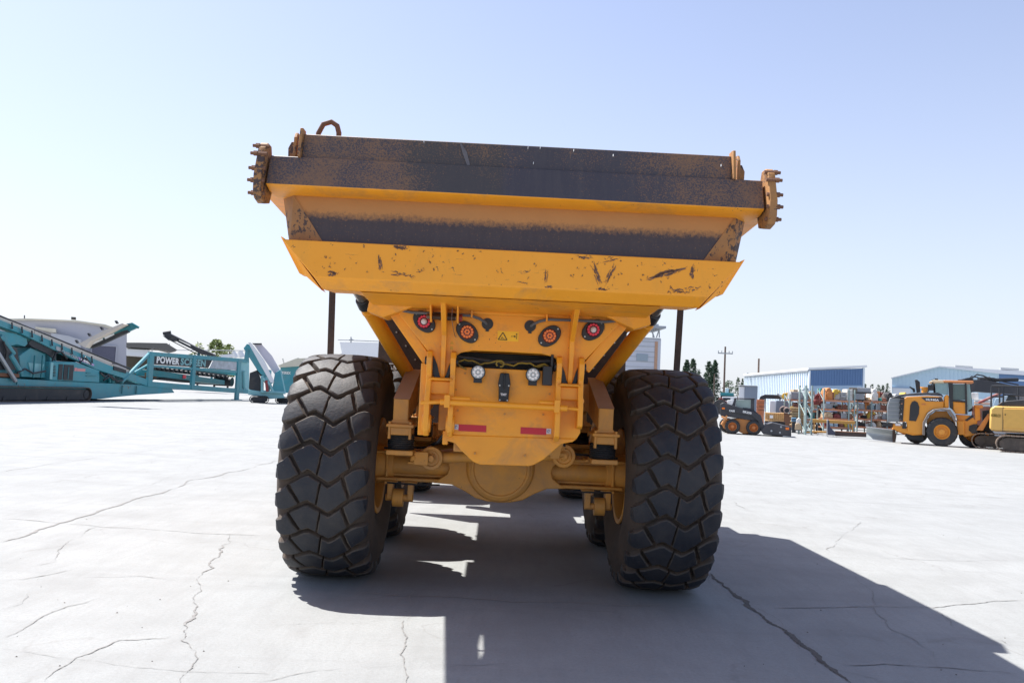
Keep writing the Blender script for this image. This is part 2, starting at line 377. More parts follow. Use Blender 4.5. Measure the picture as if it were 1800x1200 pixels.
crack([(1260, 975), (1420, 980), (1600, 982), (1800, 985)], .018, .008, .3, mi=2, k=.55)
crack([(1290, 812), (1360, 828), (1450, 845), (1600, 858), (1800, 878)], .05, .02, .45, mi=2, k=.55)
crack([(1290, 880), (1316, 896)], .05, .01, .0, mi=2, k=.55)
crack([(1560, 836), (1700, 842), (1800, 850)], .04, .02, .55, mi=2, k=.55)
tag(ck.build('pavement_cracks', [M['crack'], M['crack_pale'], M['crack_mid']], smooth=0, recalc=False), kind='structure')
pb = MB()
for i in range(90):
    x, y = random.uniform(0, 1800), 740 + 460 * random.random() ** .6
    if 470 < x < 1290: continue
    p = gnd(x, y); r = random.uniform(.003, .009)
    pts = [p + Vector((r * random.uniform(.6, 1) * math.cos(a), r * random.uniform(.6, 1) * math.sin(a), 0)) for a in (0, 1.2, 2.5, 3.8, 5)]
    top = p + Vector((0, 0, r * .8))
    pb.add(pts + [top], [(0, 1, 5), (1, 2, 5), (2, 3, 5), (3, 4, 5), (4, 0, 5)])
tag(pb.build('gravel_bits', M['crack'], smooth=0), 'scattered dark gravel bits lying on the pale concrete yard', 'gravel', kind='stuff')
# ================================================================ DUMP TRUCK (local frame: origin below rear axle, +Y forwards)
T = empty('dump_truck', (-0.05, 7.4, 0), 'big yellow dump truck seen from behind, dark tailgate beam, two huge rear tyres', 'dump truck', rz=rad(1.0))
R_T, W_T = .935, .36

def arc_profile():
    # outer surface (w, r) sampled finely, from crown round the shoulder to the upper sidewall
    P = [(0, .0), (.10, -.001), (.20, -.006), (.28, -.017), (.325, -.034), (.352, -.062), (.368, -.10), (.376, -.15), (.378, -.20)]
    return [(w_, R_T + d) for w_, d in P]
PROF = arc_profile(); SL = [0]
for a, b in zip(PROF, PROF[1:]): SL.append(SL[-1] + math.hypot(b[0] - a[0], b[1] - a[1]))
def on_prof(s_, h):
    sg = -1 if s_ < 0 else 1; a = min(abs(s_), SL[-1] - 1e-6)
    i = max(j for j in range(len(SL) - 1) if SL[j] <= a); f = (a - SL[i]) / (SL[i + 1] - SL[i])
    p, q = Vector(PROF[i]), Vector(PROF[i + 1]); c = p.lerp(q, f)
    def nrm(k):
        lo, hi = Vector(PROF[max(k - 1, 0)]), Vector(PROF[min(k + 1, len(PROF) - 1)]); d = hi - lo
        return Vector((0, 1)) if k == 0 else Vector((-d.y, d.x)).normalized()
    n = nrm(i).lerp(nrm(i + 1), f).normalized(); c = c + n * h
    return sg * c.x, c.y
NP = 25
PITCH_L = 2 * math.pi * R_T / NP
def zig(s_):     # transverse groove line, in pitches
    K = [(-.52, .62), (-.40, .56), (-.30, .50), (-.095, .0), (.065, .42), (.27, -.28), (.38, -.42), (.52, -.50)]
    for (a, u), (b, v) in zip(K, K[1:]):
        if s_ <= b: return u + (v - u) * (s_ - a) / (b - a)
    return K[-1][1]
def make_tyre_mesh():
    mb = MB()
    G = .046  # groove depth
    car = []
    for s_ in [x * .0425 for x in range(0, 13)]:
        w_, r = on_prof(min(s_, SL[-1]), -G if s_ < .36 else -G + (s_ - .36) * .25); car.append((r, w_))
    side = [(.66, .372), (.60, .366), (.54, .352), (.48, .335), (.43, .318), (.395, .30), (.385, .27)]
    half = car + side
    prof = [(r, -w_) for r, w_ in reversed(half)] + half[1:]
    mb.lathe(prof, (0, 0, 0), 'x', 100, 1)
    blocks = [(lambda b: -.47, lambda b: -.212 + .09 * (b - .5), 'L'), (lambda b: -.188 + .09 * (b - .5), lambda b: -.019 - .03 * (b - .5), 'C'),
              (lambda b: -.007 - .03 * (b - .5), lambda b: .180 + .05 * (b - .5), 'C'), (lambda b: .203 + .05 * (b - .5), lambda b: .47, 'R')]
    rr = random.Random(3)
    for k in range(NP):
        for bi, (sl_, sr, kind) in enumerate(blocks):
            stag = 0
            gw = .50 if kind in 'LR' else .165
            As = [0, .03, .2, .35, .5, .65, .8, .97, 1]; Bs = [0, .05, .3, .5, .7, .95, 1]
            grid = []; dh = rr.uniform(-.002, .001)
            for b in Bs:
                row = []
                for a in As:
                    s0 = sl_(b) + (sr(b) - sl_(b)) * a
                    # cut corners of the lugs
                    edge = (a in (0, 1)) or (b in (0, 1))
                    g2 = gw
                    if kind in 'LR':
                        out = abs(s0) > .33
                        g2 = gw + (.12 if out else 0) * min(1, (abs(s0) - .33) / .1) if out else gw
                        g2 *= (.45 if abs(s0) < .26 else 1)  if False else 1
                        t_ = min(1, max(0, (abs(s0) - .24) / .13)); g2 = .175 + (g2 - .175) * t_
                    y = zig(s0) + k + g2 / 2 + b * (1 - g2)
                    h = dh - (.008 if edge else 0) - (.002 if a in (.03, .97) or b in (.05, .95) else 0)
                    if kind in 'LR' and abs(s0) > .36: h -= (abs(s0) - .36) * .33
                    if edge: s0 += rr.uniform(-.0035, .0035); y += rr.uniform(-.016, .016); h -= abs(rr.gauss(0, .002))
                    w_, r = on_prof(s0, h); th = y * 2 * math.pi / NP
                    row.append(Vector((w_, r * math.cos(th), r * math.sin(th))))
                grid.append(row)
            nb, na = len(Bs), len(As); vs = [p for row in grid for p in row]; fs = []; ms = []
            for i in range(nb - 1):
                for j in range(na - 1):
                    e = i in (0, nb - 2) or j in (0, na - 2)
                    mb.mi  # noqa
                    fs.append((i * na + j, i * na + j + 1, (i + 1) * na + j + 1, (i + 1) * na + j)); ms.append(2 if e else 0)
            # skirt
            loop = [(0, j) for j in range(na)] + [(i, na - 1) for i in range(1, nb)] + [(nb - 1, j) for j in range(na - 2, -1, -1)] + [(i, 0) for i in range(nb - 2, 0, -1)]
            cen = sum(vs, Vector()) / len(vs); base = len(vs)
            for i, j in loop:
                p = grid[i][j]; rad_ = Vector((0, p.y, p.z)).normalized()
                inward = rad_ if abs(p.x) < .33 else (rad_ * .5 + Vector((math.copysign(1, p.x), 0, 0)) * .8).normalized()
                q = p - inward * (G + .004); q = q + (q - cen).normalized() * .010; vs.append(q)
            L = len(loop)
            for u in range(L):
                i, j = loop[u]; i2, j2 = loop[(u + 1) % L]
                fs.append((i * na + j, i2 * na + j2, base + (u + 1) % L, base + u)); ms.append(1)
            n0 = len(mb.v); mb.v += vs
            for f, m_ in zip(fs, ms): mb.f.append([q + n0 for q in f]); mb.mi.append(m_)
    return mb
tyre_o = make_tyre_mesh().build('tyre', [M['tread'], M['groove'], M['edge']], None, smooth=28)

rim = MB()
rim.lathe([(.402, .335), (.408, .325), (.40, .31), (.36, .30), (.34, .28), (.335, 0), (.335, -.25), (.38, -.30), (.408, -.325), (.402, -.335), (.37, -.33), (.318, -.27), (.312, -.05), (.312, .26), (.365, .328)], (0, 0, 0), 'x', 56, 0, True)
rim.cyl((-.12, 0, 0), (-.08, 0, 0), .315, n=48); rim.cyl((-.30, 0, 0), (-.12, 0, 0), .19, .22, n=32)
rim.cyl((-.08, 0, 0), (.10, 0, 0), .27, .25, n=32, mi=1)
for i in range(16):
    a = i * math.pi / 8; rim.cyl((-.14, .26 * math.cos(a), .26 * math.sin(a)), (-.12, .26 * math.cos(a), .26 * math.sin(a)), .016, n=6)
rim_o = rim.build('wheel', [M['yellow_dull'], M['flap']], None, smooth=40)
first = True
for yy in (0, 1.95, 6.15):
    for sx in (-1, 1):
        wh = rim_o if first else link(rim_o.copy()); ty = tyre_o if first else link(tyre_o.copy()); first = False
        wh.parent = T; wh.location = (sx * 1.355, yy, .925)
        ph = {(-1, 0): .62, (1, 0): .1}.get((sx, yy), random.uniform(0, 3))
        wh.rotation_euler = (ph, 0, 0)
        if sx > 0: wh.scale = (-1, 1, 1)
        ty.parent = wh; ty.location = (0, 0, 0)
        if sx > 0: ty.scale = (-1, 1, 1)      # the tread runs the same way on both sides; only the rim is mirrored

FLQ = [(.66, 1.50), (.82, 1.50), (.84, 1.71), (1.24, 2.36), (1.165, 2.36), (.73, 1.834)]
# ---- dump body
def loft(mb, secs, mi=0):      # secs: (y, [(x,z)...]) half sections, mirrored
    full = [[(-x, y, z) for x, z in reversed(p)] + [(x, y, z) for x, z in p] for y, p in secs]; n = len(full[0])
    for a, b in zip(full, full[1:]): mb.add(a + b, [(i, i + 1, n + i + 1, n + i) for i in range(n - 1)], mi)
    return full
body = MB()
secs = [(-1.72, [(.0, 2.24), (.92, 2.24), (1.20, 2.26), (1.38, 2.56), (1.44, 3.04)]),
        (-1.15, [(.0, 2.22), (.84, 2.22), (1.08, 2.36), (1.345, 2.62), (1.44, 3.04)]),
        (-.10, [(.0, 1.97), (.70, 2.00), (1.06, 2.44), (1.41, 2.70), (1.45, 3.05)]),
        (0.0, [(.0, 1.92), (.70, 1.95), (1.10, 2.42), (1.50, 2.72), (1.58, 3.05)]),
        (2.6, [(.0, 1.62), (.66, 1.66), (1.06, 2.35), (1.50, 2.74), (1.60, 3.08)]),
        (4.0, [(.0, 1.70), (.66, 1.76), (1.06, 2.40), (1.50, 2.76), (1.60, 3.10)])]
full = loft(body, secs)
fr = full[-1]; n = len(fr); top = [(x * 1.0, 4.35, max(z, 2.2) if abs(x) < 1.4 else 3.12) for x, y, z in fr]
bo = body.build('dump_body', [M['yellow']], T, smooth=30, recalc=False)
md = bo.modifiers.new('thickness', 'SOLIDIFY'); md.thickness = .04; md.offset = 0
hb = MB(); hb.add([fr[0], fr[1], fr[2], fr[3], fr[4], fr[5], fr[6], fr[7], fr[8], fr[9]], [list(range(10))])
hb.box(-1.60, 1.60, 4.0, 4.06, 3.0, 3.28); hb.box(-1.60, 1.60, 3.7, 4.3, 3.28, 3.32)
for x in (-1.2, -.4, .4, 1.2): hb.box(x - .05, x + .05, 4.04, 4.2, 2.45, 3.28)
h_ = hb.build('headboard', M['yellow'], T, smooth=0); s_ = h_.modifiers.new('thickness', 'SOLIDIFY'); s_.thickness = .02
for sx in (-1, 1):
    r_ = MB()
    r_.box(min(sx * 1.55, sx * 1.66), max(sx * 1.55, sx * 1.66), .0, 4.0, 3.02, 3.10)          # top rail
    r_.box(min(sx * 1.64, sx * 1.70), max(sx * 1.64, sx * 1.70), 1.74, 4.15, 3.04, 3.72); r_.prism([(-1.2, 3.02), (-1.2, 3.20), (-.44, 3.28), (-.40, 3.48), (-.12, 3.66), (1.74, 3.70), (1.74, 3.02)], 'x', *sorted((sx * 1.70, sx * 1.76))); r_.box(*sorted((sx * 1.60, sx * 1.705)), -.40, 4.15, 3.03, 3.09)  # unseen side boards and a filler strip, shaped for the truck's cast shadow
    if sx > 0: r_.box(1.40, 1.62, -1.72, .1, 2.865, 2.895); r_.box(1.44, 1.705, -1.2, -.40, 3.035, 3.08)  # unseen plates added to stop sun slivers in the right-hand shadow
    ga = MB(); ga.prism([(sx * 1.505, -1.80), (sx * 1.675, -1.80), (sx * 1.80, .30), (sx * 1.605, .30)], 'z', 2.84, 2.93)  # unseen arms and cross bars, sized to cast the slit of light
    for yb, wb_ in ((-.31, .02), (-.65, .06), (-1.03, .02)): ga.box(*sorted((sx * 1.32, sx * 1.61)), yb - wb_ / 2, yb + wb_ / 2, 2.86, 2.90)
    ga.build('gate_arm', M['yellow'], T, bevel=.008)
    for y in (.1, .7, 1.5, 2.3, 3.1): r_.prism([(sx * 1.50, 2.76), (sx * 1.60, 2.80), (sx * 1.66, 3.02), (sx * 1.58, 3.02)], 'y', y - .05, y + .05)
    r_.build('side_rail_with_fill', M['yellow'], T, bevel=.008)
    # bolted dark wear plate on the sloping flank, with pale edge rails either side
    fp = MB()
    a0, a1 = Vector((sx * .80, -1.08, 1.70)), Vector((sx * 1.16, -1.08, 2.20))
    nrm = Vector((sx * (a1.z - a0.z), 0, -(abs(a1.x) - abs(a0.x)))).normalized()
    q = [(sx * a, 0, c) for a, c in FLQ]
    fp.prism([(p[0], p[2]) for p in q], 'y', .62, .65)
    fp.build('flank_flap', M['flap'], T, bevel=.004)
    bt = MB()
    for f in (.15, .38, .61, .84):
        bt = MB(); c = Vector((sx * (.775 + .41 * f), .60, 1.78 + .54 * f)); bt.cyl(c + Vector((0, .03, 0)), c + Vector((0, -.012, 0)), .008, n=8); bt.build('flap_bolt', M['steel'], T)
    ed = MB()
    ed.bar((sx * .57, -1.17, 1.79), (sx * .885, -1.17, 2.20), .07, .075)
    ed.build('edge_rail', M['yellow'], T, bevel=.006)

# ---- tailgate
tg = MB()
def strip(mb, prof, mis, hws, mi_end=0):
    n = len(prof); vs = [(-h, y, z) for (y, z), h in zip(prof, hws)] + [(h, y, z) for (y, z), h in zip(prof, hws)]
    mb.v; n0 = len(mb.v); mb.v += [Vector(p) for p in vs]
    for i in range(n):
        mb.f.append([n0 + i, n0 + (i + 1) % n, n0 + n + (i + 1) % n, n0 + n + i]); mb.mi.append(mis[i])
    mb.f.append([n0 + i for i in range(n)]); mb.mi.append(mi_end); mb.f.append([n0 + n + i for i in range(n)][::-1]); mb.mi.append(mi_end)
# beam: dark back face, clean yellow bevel underneath
strip(tg, [(-1.935, 3.052), (-2.0, 2.852), (-1.985, 2.842), (-1.905, 2.822), (-1.70, 2.822), (-1.70, 3.06)], [0, 1, 1, 1, 1, 0], [1.60] * 6, 2)
# upper panel
strip(tg, [(-1.885, 3.218), (-1.912, 3.052), (-1.84, 3.052), (-1.84, 3.218)], [0, 0, 0, 0], [1.405] * 4, 2)
tgo = tg.build('tailgate', [M['gate'], M['yellow'], M['scraped']], T, bevel=.006, smooth=20)
d = MB(); strip(d, [(-1.82, 2.83), (-1.875, 2.505), (-1.82, 2.505), (-1.78, 2.83)], [0, 0, 0, 0], [1.475, 1.25, 1.25, 1.475]); d.build('recess_panel', M['recess'], tgo, smooth=0)
for sx in (-1, 1):
    e = MB()
    P = [(1.462, -1.825, 2.83), (1.56, -1.70, 2.83), (1.485, -1.76, 2.505), (1.235, -1.885, 2.505)]
    e.add([(sx * x, y, z) for x, y, z in P] + [(sx * x, y + .04, z) for x, y, z in P], [(0, 1, 2, 3), (7, 6, 5, 4), (0, 4, 5, 1), (1, 5, 6, 2), (2, 6, 7, 3), (3, 7, 4, 0)])
    e.build('corner_plate', M['scraped'], tgo, smooth=0)
    # end flange with bolts
    f = MB(); x0, x1 = (sx * 1.615, sx * 1.665)
    oc = [(-2.055, 2.80), (-2.06, 2.90), (-1.99, 3.09), (-1.94, 3.13), (-1.86, 3.13), (-1.80, 3.0), (-1.78, 2.86), (-1.82, 2.76), (-1.93, 2.735), (-2.02, 2.75)]
    f.prism(oc, 'x', min(x0, x1), max(x0, x1), sh=(0, 0))
    fo = f.build('end_flange', M['scraped'], tgo, bevel=.006)
    for by, bz in ((-1.97, 3.10), (-2.01, 3.04), (-2.03, 2.94), (-2.04, 2.86), (-2.01, 2.785)):
        b = MB(); b.cyl((sx * 1.66, by, bz), (sx * 1.685, by, bz), .017, n=6); b.cyl((sx * 1.685, by, bz), (sx * 1.705, by, bz), .011, n=8)
        b.cyl((sx * 1.60, by, bz), (sx * 1.675, by, bz), .013, n=6); b.build('bolt', M['rust'], fo)
    k = MB()
    k.prism([(-1.86, 3.05), (-1.86, 3.20), (-1.83, 3.24), (-1.66, 3.24), (-1.66, 3.05)], 'x', sx * 1.455, sx * 1.475)
    k.prism([(sx * 1.41, 3.05), (sx * 1.43, 3.20), (sx * 1.455, 3.215), (sx * 1.53, 3.215), (sx * 1.55, 3.17), (sx * 1.545, 3.05)], 'y', -1.70, -1.68)
    k.build('gate_ear', M['scraped'], tgo, bevel=.004)
    c = MB(); c.prism([(-1.96, 3.05), (-1.925, 3.245), (-1.90, 3.25), (-1.83, 3.25), (-1.83, 3.02)], 'x', sx * 1.404, sx * 1.422); c.build('end_cap', M['scraped'], tgo, bevel=.003)
# lifting ring
lr = MB()
lr.tube([(-1.375, -1.6, 3.24), (-1.375, -1.6, 3.31), (-1.345, -1.6, 3.375), (-1.29, -1.6, 3.395), (-1.25, -1.6, 3.37), (-1.235, -1.6, 3.32), (-1.235, -1.6, 3.24)], .019, 8)
lr.box(-1.40, -1.22, -1.63, -1.57, 3.08, 3.26); lr.build('lifting_ring', M['rust'], tgo, bevel=.004)
# dent: pale scuff near the middle of the upper panel
sc = MB(); sc.add([(-.385, -1.9025, 3.205), (-.375, -1.9025, 3.205), (-.335, -1.911, 3.145), (-.31, -1.9155, 3.06), (-.33, -1.9155, 3.058), (-.36, -1.9085, 3.13)], [(0, 1, 2, 5), (5, 2, 3, 4)])
for x, z in ((.06, 3.20), (.36, 3.20), (.62, 3.18), (1.33, 3.15), (-.62, 3.205), (.10, 3.10), (.14, 3.205)): k = MB(); k.box(x, x + .003, -1.9185, -1.90, z - .012, z + .002); k.build('paint_chip', M['white'], tgo)
sc.build('scuff_mark', mat('pale_scuff', (.12, .11, .115), .6, var=.4, scale=25), tgo, smooth=0)

# ---- tail lip (chute end)
lp = MB()
strip(lp, [(-1.93, 2.513), (-1.975, 2.270), (-1.90, 2.203), (-1.60, 2.215), (-1.60, 2.48)], [0, 1, 1, 1, 0], [1.495, 1.262, 1.222, 1.20, 1.46])
lpo = lp.build('tail_lip', [M['lip'], M['yellow']], T, bevel=.008, smooth=20)
for sx in (-1, 1):
    wg = MB()
    P = [(1.49, -1.935, 2.525), (1.225, -1.905, 2.198), (1.355, -1.86, 2.30), (1.385, -1.86, 2.305), (1.505, -1.92, 2.53)]
    wg.add([(sx * x, y, z) for x, y, z in P] + [(sx * x, y + .14, z) for x, y, z in P],
           [(0, 1, 2, 3, 4), (9, 8, 7, 6, 5)] + [(i, (i + 1) % 5, 5 + (i + 1) % 5, 5 + i) for i in range(5)])
    wg.build('lip_wing', M['lip'], lpo, smooth=0)
def lipz(x, f):   # a point on the back face of the lip, f=0 top edge .. 1 lower edge
    return Vector((x, -1.93 - .045 * f - .003, 2.513 - .243 * f))
rs = random.Random(11); sm = MB()
def smear(x0, f0, x1, f1, wd, n=7, sp=.02):
    for _ in range(n):
        o = rs.uniform(-sp, sp); o2 = rs.uniform(-.05, .05); a, b = rs.uniform(0, .3), rs.uniform(.7, 1)
        X0, F0, X1, F1 = x0 + (x1 - x0) * a + o, f0 + (f1 - f0) * a + o2, x0 + (x1 - x0) * b + o, f0 + (f1 - f0) * b + o2
        pr = None; K = 9
        for i in range(K + 1):
            t = i / K; x = X0 + (X1 - X0) * t + rs.uniform(-.004, .004); f = F0 + (F1 - F0) * t + rs.uniform(-.03, .03); f = min(.97, max(.03, f))
            wv = wd * rs.uniform(.4, 1) * (1 - abs(2 * t - 1) ** 3)
            dx, df = X1 - X0, (F1 - F0) * .23; L = math.hypot(dx, df) + 1e-6
            p = lipz(x - (-df) / L * 0 + (df / L) * wv / 2, min(.98, max(.02, f + (dx / L) * wv / 2 / .23)))
            q = lipz(x - (df / L) * wv / 2, min(.98, max(.02, f - (dx / L) * wv / 2 / .23)))
            if pr and rs.random() > .25: sm.add([pr[0], pr[1], q, p], [(0, 1, 2, 3)])
            pr = (p, q)
smear(.50, .15, .57, .85, .010, 8, .015); smear(.66, .2, .58, .85, .009, 8, .015); smear(.53, .9, .62, .93, .016, 4, .01)
smear(.86, .60, 1.14, .22, .016, 9, .012); smear(1.17, .15, 1.14, .6, .014, 5, .012)
smear(.22, .85, .22, .45, .007, 4, .012); smear(.20, .92, .28, .92, .008, 3, .01); smear(.02, .86, .12, .90, .006, 2, .005)
smear(-.86, .25, -.84, .75, .010, 6, .012); smear(-.84, .75, -.62, .82, .009, 4, .01); smear(-.62, .72, -.56, .62, .008, 3, .006)
smear(-1.20, .85, -1.10, .88, .016, 4, .008); smear(-.80, .05, -.66, .10, .012, 6, .015); smear(.40, .05, .52, .12, .008, 5, .03); smear(.56, .2, .70, .06, .006, 5, .03)
smear(1.0, .85, 1.16, .9, .010, 4, .02); smear(-.1, .5, -.08, .65, .006, 3, .02); smear(1.22, .75, 1.10, .9, .009, 3, .02)
for _ in range(70):
    x = rs.uniform(-1.25, 1.3); f = rs.uniform(.05, .95); smear(x, f, x + rs.uniform(-.03, .03), min(.95, f + rs.uniform(-.1, .1)), rs.uniform(.003, .009), 1, .003)
sm.build('scrape_marks', mat('scrape_grime', (.20, .105, .065), .8, var=.4, scale=30), lpo, smooth=0, recalc=False)

# ---- lamp panel under the body
YP = -1.23
half = [(0, 1.888), (.25, 1.886), (.335, 1.868), (.385, 1.835), (.418, 1.77), (.437, 1.70), (.46, 1.672), (.483, 1.70), (.502, 1.77), (.53, 1.83), (.57, 1.862), (.865, 2.20)]
pan = MB(); pan.prism([(x, z) for x, z in half] + [(-x, z) for x, z in reversed(half[1:])], 'y', YP, YP + .035)
pan.prism([(YP + .035, 2.19), (YP + .035, 1.93), (-.6, 1.95), (-.6, 2.19)], 'x', -.60, .60)
pan.box(-.58, .58, YP + .03, YP + .30, 1.893, 1.93)
pan.prism([(-1.897, 2.198), (YP, 2.168), (YP, 2.25), (-1.60, 2.25)], 'x', -.98, .98)
pan.box(-.60, .60, -1.26, YP, 2.150, 2.173)
po = pan.build('lamp_panel', M['yellow'], T, bevel=.006)
for sx in (-1, 1):
    gs = MB(); gs.prism([(-1.62, 2.205), (YP + .01, 2.19), (YP + .01, 1.70), (-1.245, 1.68), (-1.275, 1.80), (-1.29, 1.98)], 'x', sx * .46 - .018, sx * .46 + .018)
    gs.build('hinge_rib', M['yellow'], po, bevel=.005)
    g2 = MB(); g2.add([(sx * .62, -1.35, 2.20), (sx * 1.0, -1.35, 2.20), (sx * 1.02, -1.30, 2.13), (sx * .90, -1.30, 2.09), (sx * .62, -1.0, 2.20), (sx * 1.0, -1.0, 2.20), (sx * 1.02, -1.0, 2.13), (sx * .90, -1.0, 2.09)],
           [(0, 1, 2, 3), (7, 6, 5, 4), (0, 4, 5, 1), (1, 5, 6, 2), (2, 6, 7, 3), (3, 7, 4, 0)]); g2.build('gusset', M['yellow'], po, bevel=.006)
    # hose
    hs = MB(); hs.tube([(sx * .845, -1.255, 2.160), (sx * .70, -1.26, 2.140), (sx * .45, -1.31, 2.135), (sx * .28, -1.28, 2.135), (sx * .22, -1.265, 2.12), (sx * .18, -1.255, 2.10), (sx * .155, -1.22, 2.08)], .011, 8)
    hs.build('hose', mat('grey_hose', (.11, .115, .125), .6), po)
    hc = MB(); hc.box(sx * .27 - .006, sx * .27 + .006, -1.295, -1.22, 2.12, 2.17); hc.build('hose_clip', M['yellow'], po)
    gr = MB(); gr.cyl((sx * .155, YP - .006, 2.085), (sx * .155, YP + .02, 2.085), .042, n=24); gr.box(sx * .155 - .012, sx * .155 + .012, YP - .008, YP, 2.03, 2.06); gr.build('hose_hole_disc', M['black'], po)  # black disc painted in for the dark hole the hose enters
# spring pin on the left rib
for x in (-.555, -.365):
    b = MB(); b.prism([(-1.50, 2.205), (-1.22, 2.19), (-1.30, 2.07), (-1.36, 2.07)], 'x', x - .006, x + .006); b.build('pin_bracket', M['yellow'], po)
b = MB(); b.tube([(-.59, -1.33, 2.11), (-.38, -1.33, 2.11)], .020, 12)
for i in range(20): b.tube([(-.56 + i * .009, -1.33 + .022 * math.cos(t), 2.11 + .022 * math.sin(t)) for t in [k * math.pi / 4 for k in range(9)]], .003, 4)
b.build('locking_pin', M['pin'], po); b = MB(); b.cyl((-.365, -1.33, 2.11), (-.335, -1.33, 2.11), .026, n=12); b.build('pin_cap', mat('red_cap', (.25, .03, .03), .5), po)
b = MB(); b.tube([(-.405, -1.40, 2.19), (-.41, -1.36, 2.10), (-.39, -1.26, 2.00), (-.375, -1.22, 1.97)], .0025, 5); b.build('tether', M['steel'], po)

RED = mat('red_lens', (.75, .015, .04), .2, var=.2, bmp=0); AMB = mat('amber_lens', (.95, .20, .02), .2, var=.2, bmp=0); CLR = mat('clear_lens', (.65, .62, .62), .15, bmp=0)
for sx in (-1, 1):
    for cx, cz, L, nm in ((.612, 2.078, RED, 'tail_lamp'), (.298, 2.018, AMB, 'indicator_lamp')):
        c = Vector((sx * cx, YP - .012, cz)); pts = []
        for i in range(40):
            a = 2 * math.pi * i / 40; r = .066 + .027 * abs(math.cos(a)) ** 3
            A = a + (rad(-42) if sx < 0 else rad(42)); pts.append((c.x + r * math.cos(A), c.z + r * math.sin(A)))
        l = MB(); l.prism(pts, 'y', YP - .016, YP + .001); lo = l.build(nm, M['black'], po, bevel=.004)
        for s2 in (-1, 1):
            A = (rad(-42) if sx < 0 else rad(42)); q = Vector((c.x + s2 * .079 * math.cos(A), 0, c.z + s2 * .079 * math.sin(A)))
            b = MB(); b.cyl((q.x, YP - .021, q.z), (q.x, YP - .01, q.z), .006, n=10); b.build('screw', M['steel'], lo)
        b = MB(); b.lathe([(.0, -.030), (.022, -.030), (.046, -.026), (.052, -.016), (.052, .0)], (c.x, YP, c.z), 'y', 32); b.build('lens', M['blackmet'] if 0 else mat('dark_lens_' + nm, (.10, .006, .012) if L is RED else (.22, .035, .008), .25, bmp=0), lo)
        b = MB()
        for i in range(12):
            a = i * math.pi / 6; b.cyl((c.x + .037 * math.cos(a), YP - .033, c.z + .037 * math.sin(a)), (c.x + .037 * math.cos(a), YP - .022, c.z + .037 * math.sin(a)), .0092, n=10)
        if L is AMB:
            for i in range(6):
                a = i * math.pi / 3; b.cyl((c.x + .014 * math.cos(a), YP - .037, c.z + .014 * math.sin(a)), (c.x + .014 * math.cos(a), YP - .028, c.z + .014 * math.sin(a)), .0075, n=10)
        b.build('led_ring', L, lo)
        if L is RED: b = MB(); b.lathe([(0, -.045), (.012, -.043), (.021, -.034), (.021, -.02)], (c.x, YP, c.z), 'y', 20); b.build('reversing_lens', CLR, lo)
# warning sticker: triangle and a figure with an arrow
st = MB(); st.box(-.078, .075, YP - .002, YP + .001, 2.003 - .036, 2.003 + .036); so_ = st.build('warning_sticker', mat('sticker_yellow', (.95, .50, .01), .4, bmp=0), po)
INK = mat('sticker_ink', (.04, .02, .01), .5, bmp=0); k = MB()
def flat(mb, pts, y0, y1): mb.prism(pts, 'y', y0, y1)
cx, cz = -.040, 1.998; tri = [(cx - .032, cz - .022), (cx + .032, cz - .022), (cx, cz + .030)]
for a, b in zip(tri, tri[1:] + tri[:1]): k.bar((a[0], YP - .003, a[1]), (b[0], YP - .003, b[1]), .004, .006)
k.bar((-.05, YP - .003, 1.990), (-.03, YP - .003, 1.984), .003, .003); k.bar((-.05, YP - .003, 1.984), (-.042, YP - .003, 1.997), .003, .003)
k.bar((.022, YP - .003, 2.003), (.030, YP - .003, 2.003), .003, .005); k.bar((.036, YP - .003, 2.003), (.044, YP - .003, 2.003), .003, .005); flat(k, [(.044, 2.010), (.055, 2.003), (.044, 1.996)], YP - .004, YP - .002)
k.bar((.060, YP - .003, 1.984), (.060, YP - .003, 2.012), .003, .007); k.cyl((.060, YP - .004, 2.020), (.060, YP - .002, 2.020), .005, n=8)
k.build('sticker_print', INK, so_, smooth=0)
st = MB(); st.box(-.415, -.395, YP - .002, YP + .001, 1.885, 1.91); st.prism([(-.42, 1.925), (-.39, 1.925), (-.405, 1.95)], 'y', YP - .002, YP + .001); st.build('small_sticker', mat('sticker_dull', (.62, .32, .02), .5, bmp=0), po)

# ---- rear frame
YF = -1.20
fm = MB()
out = [(-.40, 1.765), (.53, 1.765), (.545, 1.70), (.555, 1.60), (.575, 1.56), (.555, 1.51), (.55, 1.40), (.555, 1.33), (.53, 1.285), (-.41, 1.272)]
fm.prism(out, 'y', YF, YF + .05)
lowp = [(-.425, 1.272), (.53, 1.285), (.50, 1.262), (.42, 1.245), (.30, 1.13), (.225, 1.085), (.19, 1.076), (-.16, 1.072), (-.21, 1.09), (-.30, 1.165), (-.345, 1.215), (-.425, 1.235)]
def ylow(z): return YF - .04 - (1.285 - z) * .10
n = len(lowp); fm.add([(x, YF if i < 2 else ylow(z) + .035, z) for i, (x, z) in enumerate(lowp)] + [(x, YF + .05 if i < 2 else ylow(z) + .085, z) for i, (x, z) in enumerate(lowp)],
       [list(range(n)), list(range(2 * n - 1, n - 1, -1))] + [[i, (i + 1) % n, n + (i + 1) % n, n + i] for i in range(n)])
fo = fm.build('rear_frame', M['yellow'], T, bevel=.005, smooth=25)
ch = MB()
for sx in (-1, 1): ch.box(sx * .42 - .06, sx * .42 + .06, YF + .05, 3.3, 1.30, 1.72)
ch.box(-.36, .36, YF + .05, YF + .3, 1.15, 1.60); ch.box(-.48, .48, .9, 1.15, 1.2, 1.7); ch.box(-.3, .3, 3.0, 4.6, 1.0, 1.5)
ch.cyl((0, .2, 1.02), (0, 4.6, 1.05), .07, n=14); ch.build('chassis_rail', M['yellow_dull'], T, bevel=.01)
